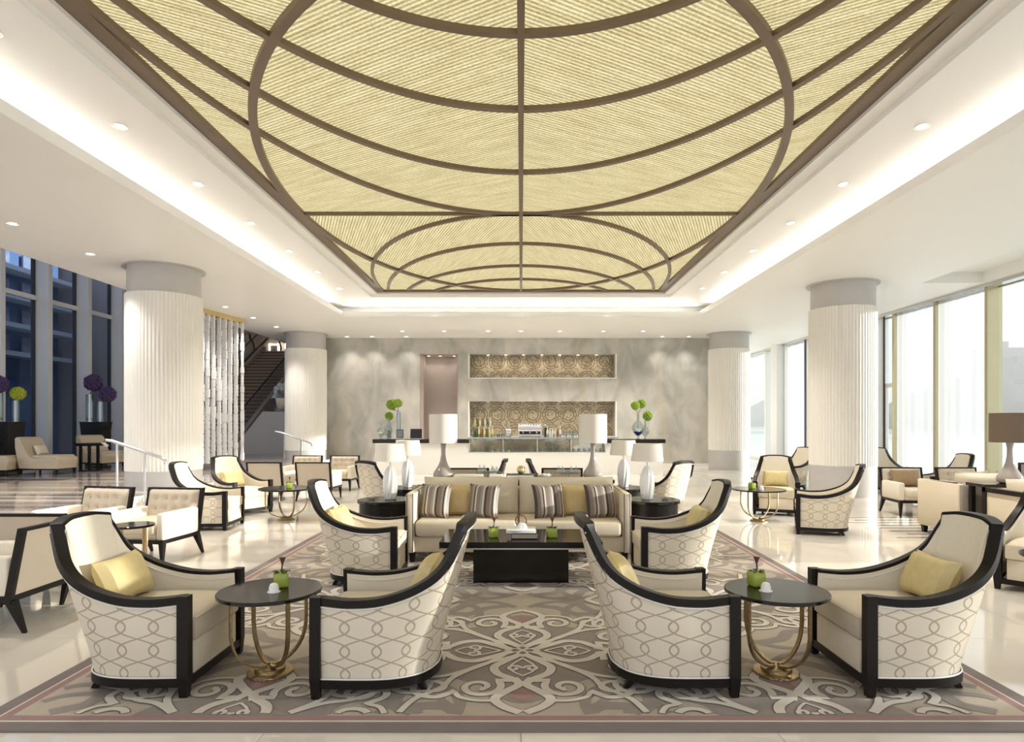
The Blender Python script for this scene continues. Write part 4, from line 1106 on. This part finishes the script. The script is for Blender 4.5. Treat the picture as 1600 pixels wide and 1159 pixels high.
# ------------------------------------------------------------------ handrails
def handrail(pts, posts, lab):
    t = thing('handrail', lab, 'handrail', (0, 0, 0)); MB().tube(pts, .024, 10).build('rail', steel, t)
    for (p, z0) in posts: MB().tube([(p[0], p[1], z0), p], .018, 8).build('post', steel, t)
handrail([px(168, 697, 10), px(160, 691, 10), px(166, 687.5, 10), px(176, 689, 10), px(226, 706, 10), px(252, 714.5, 10), px(258, 719, 10), px(259, 725, 10)],
         [(px(183, 691.5, 10), PZ), (px(226, 706, 10), PZ/2)], 'steel handrail in front of the fluted column by the tufted chairs')
handrail([px(430, 674, 18.6), px(440, 676, 18.6), px(485, 692, 18.6), px(488, 697, 18.6)], [(px(444, 677.5, 18.6), PZ), (px(470, 687, 18.6), PZ)], 'steel handrail in front of the fluted column beside the stairs')

# ------------------------------------------------------------------ crystal chandelier
t = thing('crystal_chandelier', 'tall chandelier of hanging crystal strands under a gold ceiling plate beside the stairs', 'chandelier', (-7.62, 16.35, 0))
cp = [(-.16, -.95), (-.10, -.55), (-.03, -.1), (.02, .35), (.14, .75)]
MB().rect_sweep([(a, b_, CZ-.07) for a, b_ in cp], [(1, .12, 0)]*5, .10, .10, .05, .068).build('ceiling_plate', gold_m, t)
for row, dx in ((0, -.06), (1, .05)):
    for k in range(8):
        u = (k+.5*row)/7.6*4; i = min(3, int(u)); f = u-i
        a = cp[i][0]*(1-f)+cp[i+1][0]*f+dx; b_ = cp[i][1]*(1-f)+cp[i+1][1]*f
        mb = MB(); z = CZ-.12; rnd = random.Random(k*7+row); zb = .45
        while z > zb:
            h_ = rnd.uniform(.14, .34); w_ = rnd.uniform(.050, .080)
            h_ = min(h_, z-zb+.02)
            mb.frustum((a, b_, z-h_+.012), (w_, w_*.8), (a, b_, z), (w_, w_*.8)); mb.box(a-.008, a+.008, b_-.008, b_+.008, z-h_, z-h_+.013)
            z -= h_
        mb.build('crystal_strand', crystal, t, angle=20)

# ------------------------------------------------------------------ staircase, parapet, escalator, upper level
st = thing('staircase', 'wide pink stone staircase with glass balustrades rising behind the chandelier', 'staircase', (0, 0, 0))
SX0, SX1, SYs = -12.6, -10.5, 22.9; rise, run = .165, .30; ns = 28
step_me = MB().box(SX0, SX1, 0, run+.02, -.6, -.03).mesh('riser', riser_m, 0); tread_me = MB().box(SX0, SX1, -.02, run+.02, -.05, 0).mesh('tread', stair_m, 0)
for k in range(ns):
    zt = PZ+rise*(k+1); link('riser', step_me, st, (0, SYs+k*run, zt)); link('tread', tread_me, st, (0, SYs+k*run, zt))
ye, ze = SYs+ns*run, PZ+ns*rise
for xx in (SX0-.16, SX1):
    MB().prism([(SYs-.1, PZ), (SYs+.3, PZ+.42), (ye, ze+.25), (ye+.3, ze+.25), (ye+.3, ze-.5), (SYs+1.2, PZ)], 'x', xx, xx+.16).build('stringer', stair_m, st)
    g_ = MB().prism([(SYs-.05, PZ+.1), (SYs-.05, PZ+1.05), (ye, ze+1.05), (ye, ze+.2)], 'x', xx+.07, xx+.085).build('glass_panel', glass, st)
    MB().tube([(xx+.08, SYs-.08, PZ+.2), (xx+.08, SYs-.08, PZ+1.06), (xx+.08, ye, ze+1.06)], .025, 8).build('rail', dark_alu, st)
struct('floor_upper', MB().box(-20, -8.2, ye, 38, ze-.4, ze), stair_m)
par = thing('stair_parapet', 'sloping white stone parapet at the foot of the stairs', 'parapet', (0, 0, 0))
MB().prism([(-10.32, PZ), (-10.32, .74), (-9.45, 1.85), (-8.2, 1.85), (-8.2, PZ)], 'y', 23.4, 25.2).build('block', white_mb, par)
t = thing('mirror_vase', 'faceted mirrored vase with white flowers on the white parapet', 'vase', (-8.95, 23.9, 1.85))
MB().lathe([(.22, 0), (.30, .25), (.36, .5), (.25, .68)], 7).build('body', steel, t, angle=10)
mb = MB()
for k in range(14): mb.ball((.18*math.cos(k*2.4), .18*math.sin(k*2.4), .75+.12*(k % 3)), .10, 8, 6)
mb.build('white_flowers', ceramic, t)
es = thing('escalator', 'dark escalator with glass sides climbing beside the pink stone stairs', 'escalator', (0, 0, 0))
EX0, EX1 = -14.5, -12.95
MB().prism([(24.7, PZ), (24.9, PZ+.15), (33.2, ze-.05), (34.6, ze-.05), (34.6, ze-.7), (33.4, ze-.7), (26.2, PZ)], 'x', EX0, EX1).build('truss', dark_alu, es)
for k in range(34):
    f = k/34; MB().box(EX0+.15, EX1-.15, 24.95+8.2*f, 25.2+8.2*f, PZ+.05+(ze-PZ)*f, PZ+.14+(ze-PZ)*f).build('step', steel, es)
for xx in (EX0+.05, EX1-.05):
    MB().prism([(24.8, PZ+.1), (24.8, PZ+1.0), (33.0, ze+.9), (34.2, ze+.9), (34.5, ze+.5), (34.2, ze), (33, ze)], 'x', xx-.008, xx+.008).build('glass_panel', glass, es)
    pts = [(xx, 24.75, PZ+.3), (xx, 24.75, PZ+1.0), (xx, 33.0, ze+.93), (xx, 34.2, ze+.95), (xx, 34.55, ze+.75), (xx, 34.65, ze+.5), (xx, 34.5, ze+.2)]
    MB().tube(cr(pts, 4), .05, 8).build('handrail', black_p, es)
for k, xx in enumerate((-14.6, -13.65)):
    t = thing('lit_display_frame', 'glowing upright display frame on the upper landing wall, ' + ('nearer the escalator' if k == 0 else 'nearer the stairs'), 'display', (xx, 37.9, 5.1))
    for (a, b_, c_, d_) in ((-.3, -.22, 0, 1.0), (.22, .3, 0, 1.0), (-.3, .3, 0, .08), (-.3, .3, .92, 1.0)): MB().box(a, b_, -.1, .05, c_, d_).build('lit_edge', lit_frame, t)
    MB().box(-.22, .22, -.04, .05, .08, .92).build('back_panel', taupe_f, t)
struct('wall_landing', MB().box(-17.2, -15.9, 36.4, 36.6, ze, 7.6), taupe_w)

# ------------------------------------------------------------------ bar counter, back bar, things on it
BYc = 18.0
bar = thing('bar_counter', 'white fronted bar counter with dark top and mirrored display window', 'bar', (0, BYc, 0))
bx0, bx1 = (582-814)*.018, (1040-814)*.018; cx0, cx1 = (733-814)*.018, (946-814)*.018; bz = .98; kz0 = H-(707-660)*.018
MB().box(bx0+.06, cx0, .06, .7, 0, bz-.11).box(cx1, bx1-.06, .06, .7, 0, bz-.11).box(cx0, cx1, .06, .7, 0, kz0).build('front_panel', white_lq, bar)
MB().box(bx0, cx0, 0, .75, bz-.11, bz).build('counter_top', wood_gloss, bar); MB().box(cx1, bx1, 0, .75, bz-.11, bz).build('counter_top', wood_gloss, bar)
MB().box(cx0, cx1, .35, .40, kz0, bz).build('mirror_back', spec_d, bar)
MB().box(cx0, cx1, .10, .16, kz0, kz0+.02).build('case_sill', steel, bar)
MB().box(cx0, cx1, .04, .05, kz0, bz).build('case_glass', glass, bar)
for k in range(5):
    a = cx0+(cx1-cx0)*k/4; MB().box(a-.015, a+.015, .03, .09, kz0, bz).build('case_post', steel, bar)
MB().box(cx0, cx1, .03, .40, bz-.015, bz).build('case_top', glass_v, bar)
bb = thing('back_bar', 'mirrored back bar shelf running inside the lower wall niche', 'bar', (0, 20.55, 0))
MB().box(nx0+.01, nx1-.01, -.05, .40, .90, .98).build('worktop', steel, bb); MB().box(nx0+.02, nx1-.02, 0, .38, 0, .90).build('cabinet', spec_d, bb)
bglass = [pm('amber_bottle', (.18, .09, .03), .08, var=.3), pm('green_bottle', (.08, .10, .04), .08, var=.3), pm('clear_bottle', (.55, .53, .47), .05, var=.1), pm('yellow_bottle', (.55, .46, .20), .08, var=.2)]
bn = ['amber', 'green', 'clear', 'yellow']
def bottle(x, y, z, k, h=.30):
    t = thing('bottle', '%s bottle standing on the back bar among the other bottles' % bn[k], 'bottle', (x, y, z), 0, '%s bottles on the back bar' % bn[k])
    MB().lathe([(.036, 0), (.038, .01), (.038, h*.55), (.014, h*.75), (.013, h*.95)], 12).build('body', bglass[k], t); MB().lathe([(.015, h*.93), (.015, h)], 10).build('cap', gold_m, t)
rnd = random.Random(3)
for k in range(24):
    xx = -1.52+.038*0+(k % 8)*.085; bottle(xx, (20.66, 20.74, 20.82)[k//8], .98, rnd.randrange(4), rnd.uniform(.28, .42))
t = thing('bottle_riser', 'stepped steel riser of bottles at the end of the back bar', 'shelf', (-1.25, 20.92, .98)); MB().box(-.35, .35, -.05, .06, 0, .16).box(-.30, .30, 0, .06, .16, .34).build('step', steel, t)
for k in range(7): bottle(-1.5+k*.082, 20.93, .98+.34, rnd.randrange(4), .3)
for k in range(6): bottle(.86+k*.082, 20.74, .98, rnd.choice((0, 1, 2)), rnd.uniform(.28, .36))
def em():
    t = thing('espresso_machine', 'wide chrome espresso machine with white cups on top, on the back bar', 'coffee machine', (.29, 20.72, .98))
    MB().rbox(-.40, .40, -.12, .16, .18, .38, .03).build('body', steel, t); MB().box(-.38, .38, -.14, .14, .04, .09).build('drip_tray', steel, t); MB().box(-.36, .36, .02, .14, .08, .2).build('back_plate', black_p, t)
    for s_ in (-.36, .36): MB().box(s_-.025, s_+.025, -.10, .12, 0, .2).build('leg', steel, t)
    for k in range(3): MB().lathe([(.035, .12), (.035, .19)], 12, (-.22+k*.22, -.06, 0)).build('group_head', steel, t); MB().tube([(-.22+k*.22, -.08, .14), (-.22+k*.22, -.22, .12)], .012, 6).build('portafilter', black_p, t)
    MB().box(-.39, .39, -.125, -.12, .30, .36).build('front_strip', steel, t)
em()
for k in range(9):
    t = thing('coffee_cup', 'white coffee cup stacked on the espresso machine', 'cup', (-.06+k*.085, 20.70, 1.36), 0, 'cups on the espresso machine'); MB().lathe([(.02, 0), (.034, .05), (.03, .05), (.017, .006)], 12, (0,0,0), False).build('cup', ceramic, t)
t = thing('coffee_grinder', 'chrome coffee grinder beside the espresso machine', 'grinder', (-.40, 20.74, .98)); MB().rbox(-.09, .09, -.10, .10, 0, .26, .02).build('body', steel, t); MB().lathe([(.05, .26), (.09, .34), (.09, .42)], 16).build('hopper', glass_v, t)
t = thing('coffee_grinder', 'black coffee grinder between espresso machine and glasses', 'grinder', (.83, 20.9, .98)); MB().rbox(-.07, .07, -.08, .08, 0, .30, .02).build('body', black_p, t); MB().lathe([(.04, .30), (.07, .38), (.07, .48)], 16).build('hopper', glass_v, t)
wg = MB().lathe([(.03, 0), (.006, .008), (.006, .09), (.03, .12), (.036, .17), (.03, .20)], 12, (0,0,0), False).mesh('wine_glass', glass_v)
for k in range(18):
    o = link('wine_glass', wg, None, (1.40+(k % 9)*.078, 20.66+.1*(k//9), .98)); tag(o, 'stemmed glass in the rows at the window end of the back bar', 'glass', 'stemmed glasses on the back bar')
tb = MB().lathe([(.03, 0), (.034, .10), (.031, .10), (.027, .006)], 12, (0,0,0), False).mesh('tumbler', glass_v)
for k in range(24):
    o = link('tumbler', tb, None, (cx0+.12+k*.158, BYc+.165, kz0)); tag(o, 'tumbler in the row behind the bar display window', 'glass', 'tumblers in the bar display window')
for k in range(4):
    t = thing('fruit_bowl', 'shallow bowl of yellow fruit behind the bar display window', 'bowl', (cx0+.62+k*.16, BYc+.28, kz0), 0, 'fruit bowls in the display window'); MB().lathe([(.03, 0), (.06, .03), (.055, .03)], 14, (0,0,0), False).build('bowl', ceramic, t)
    for q in range(3): MB().ball((.025*math.cos(q*2.1), .025*math.sin(q*2.1), .045), .026, 8, 6).build('fruit', bglass[3], t)
for k in range(22):
    xx = nx0+.16+k*.20; q_ = [z for z in range(22) if abs(nx0+.16+z*.20-.29) < .46]
    o = link('tumbler', tb, None, (-.845+.075*q_.index(k), 20.66, .98) if k in q_ else (xx, 20.55, .98)); tag(o, 'tumbler in the row along the front edge of the back bar', 'glass', 'tumblers along the back bar edge')
# laptop, tablet, vases with green balls on the bar
t = thing('laptop', 'open laptop with dark screen on the bar top', 'laptop', px(650, 685, 18.3)); t.location.z = bz
MB().box(-.16, .16, -.02, .20, 0, .015).build('keyboard', steel, t); m_ = MB().box(-.165, .165, -.006, .006, 0, .28); m_.xform(Matrix.Translation((0, .0, .012)) @ Matrix.Rotation(-.15, 4, 'X')); m_.build('screen', black_p, t)
t = thing('tablet_stand', 'small framed tablet standing on the bar beside the laptop', 'tablet', px(625, 685, 18.3)); t.location.z = bz
MB().box(-.10, .10, -.04, .06, 0, .02).build('stand', ceramic, t); MB().box(-.10, .10, -.01, .01, .02, .27).build('frame', black_p, t); MB().box(-.08, .08, -.013, -.01, .04, .25).build('screen', pm('grey_screen', (.22, .24, .27), .3, var=.5, scale=25), t)
def carafe(x, y, z, lab, tint=glass_v, s=1.0):
    t = thing('glass_carafe', lab, 'carafe', (x, y, z)); MB().lathe([(.05*s, 0), (.03*s, .01*s), (.02*s, .05*s), (.09*s, .12*s), (.12*s, .20*s), (.09*s, .27*s), (.03*s, .34*s), (.022*s, .45*s), (.03*s, .47*s)], 20, (0,0,0), False).build('body', tint, t)
    return t
def bx_(p, Y): return (p-814)*Y/1000
def bz_(p, Y): return H-(p-660)*Y/1000
carafe(bx_(595, 18.2), 18.2, bz, 'round clear glass carafe at the end of the bar')
carafe(bx_(606, 18.43), 18.43, bz, 'taller clear glass carafe behind the round one on the bar', glass_v, 1.25)
v1 = (bx_(623, 18.46), 18.46, bz+.78, bz+.03); v2 = (bx_(608.5, 18.68), 18.68, bz+.45, bz+.03)
cyl_vase(v1[0], v1[1], bz, .06, .78, 'tall glass vase with green balls on the bar near the tablet'); cyl_vase(v2[0], v2[1], bz, .06, .45, 'short glass vase with one green ball on the bar')
flower_ball(bx_(612, 18.56), 18.56, bz_(632, 18.56), .155, green_b, 'green hydrangea ball nearest the veined wall above the tall bar vase', v1)
flower_ball(bx_(621.5, 18.30), 18.30, bz_(630, 18.30), .13, green_b, 'second green hydrangea ball crowded beside the first above the bar', v1)
flower_ball(bx_(608, 18.68), 18.68, bz_(650, 18.68), .125, green_b, 'low green hydrangea ball in the short bar vase', v2)
v3 = (bx_(997, 18.25), 18.25, bz+.72, bz+.34); v4 = (bx_(1008, 18.6), 18.6, bz+.515, bz+.24)
c_ = carafe(v3[0], v3[1], bz, 'tall blue-bottomed glass vase under two green balls at the window end of the bar', glass_v, 1.55); MB().lathe([(.03, .10), (.12, .19), (.10, .22)], 16).build('blue_water', glass_blue, c_)
carafe(v4[0], v4[1], bz, 'clear glass carafe under the single green ball on the bar', glass_v, 1.1)
flower_ball(bx_(992.5, 18.14), 18.14, bz_(633.5, 18.14), .125, green_b, 'darker green hydrangea ball over the blue-bottomed vase', v3)
flower_ball(bx_(1002.5, 18.40), 18.40, bz_(630.5, 18.40), .13, green_b, 'lighter green hydrangea ball over the blue-bottomed vase', v3)
flower_ball(bx_(1012, 18.6), 18.6, bz_(649.5, 18.6), .145, green_b, 'single green hydrangea ball leaning over the clear carafe', v4)

# ------------------------------------------------------------------ recessed downlights (thing: trim ring, lens, and its lamp)
ringm = MB().lathe([(.075, -.012), (.075, .0), (.045, .004), (.042, -.004)], 20, (0,0,0), False).mesh('trim_ring', white_fr)
lensm = MB().lathe([(.043, -.006), (.043, -.002)], 16).mesh('lens', lens)
ringb = MB().lathe([(.055, -.012), (.055, .0), (.04, .004), (.036, -.004)], 16, (0,0,0), False).mesh('trim_ring', white_fr)
LN = [0]
def downlight(x, y, z, lab, grp, energy, angle=1.7, big=True):
    t = thing('downlight', lab, 'downlight', (x, y, z), 0, grp)
    link('trim_ring', ringm if big else ringb, t); link('lens', lensm, t)
    ix, iy = 814+1000*x/y, 660-1000*(z-H)/y; LN[0] += 1
    nm = 'downlight_lamp' if 0 <= ix <= 1600 and 0 <= iy <= 1159 else 'downlight_lamp_%d_offscreen' % LN[0]
    d = bpy.data.lights.new(nm, 'SPOT'); d.energy = energy; d.spot_size = angle; d.spot_blend = .7; d.shadow_soft_size = .05; d.color = (1, .95, .88)
    o = bpy.data.objects.new(nm, d); COL.objects.link(o); o.parent = t; o.location = (0, 0, -.02)
    return t
DE = 145
for sx, nm in ((-1, 'stair'), (1, 'window')):
    for k in range(7): downlight(sx*4.22, 5.1+1.63*k, UZ, 'small recessed downlight along the %s side of the glowing coffer' % nm, 'coffer downlights, %s side' % nm, DE)
for x in (-2.28, 0, 2.25): downlight(x, 16.4, UZ, 'small recessed downlight at the bar end of the coffer', 'coffer downlights, bar end', DE)
for k in range(7): downlight(-7.07, 8.9+1.6*k, CZ, 'recessed downlight in the flat ceiling along the stair-side columns', 'downlights by the stair-side columns', DE)
for x in (-3.6, -2.33, -1.0, 0, 1.18, 2.5, 3.7): downlight(x, 19.4, CZ, 'recessed downlight in the row over the bar', 'downlights over the bar', DE)
for x in (-5.6, -4.8, -3.7, 4.55, 5.4): downlight(x, 20.6, CZ, 'recessed downlight close to the veined stone wall', 'downlights washing the stone wall', DE*.22)
for q in (762, 790, 818, 847, 875, 904, 933):
    downlight(X_(q), BY+.22, uz1-.001, 'tiny spotlight in the top of the upper mosaic niche', 'upper niche spotlights', 9, 2.2, False)
    downlight(X_(q), BY+.22, lz1-.001, 'tiny spotlight in the top of the lower bar niche', 'lower niche spotlights', 11, 2.2, False)
for q in (668, 686, 708): downlight(X_(q), BY+.3, dz1-.031, 'tiny spotlight in the top of the wall recess', 'wall recess spotlights', 6, 2.0, False)
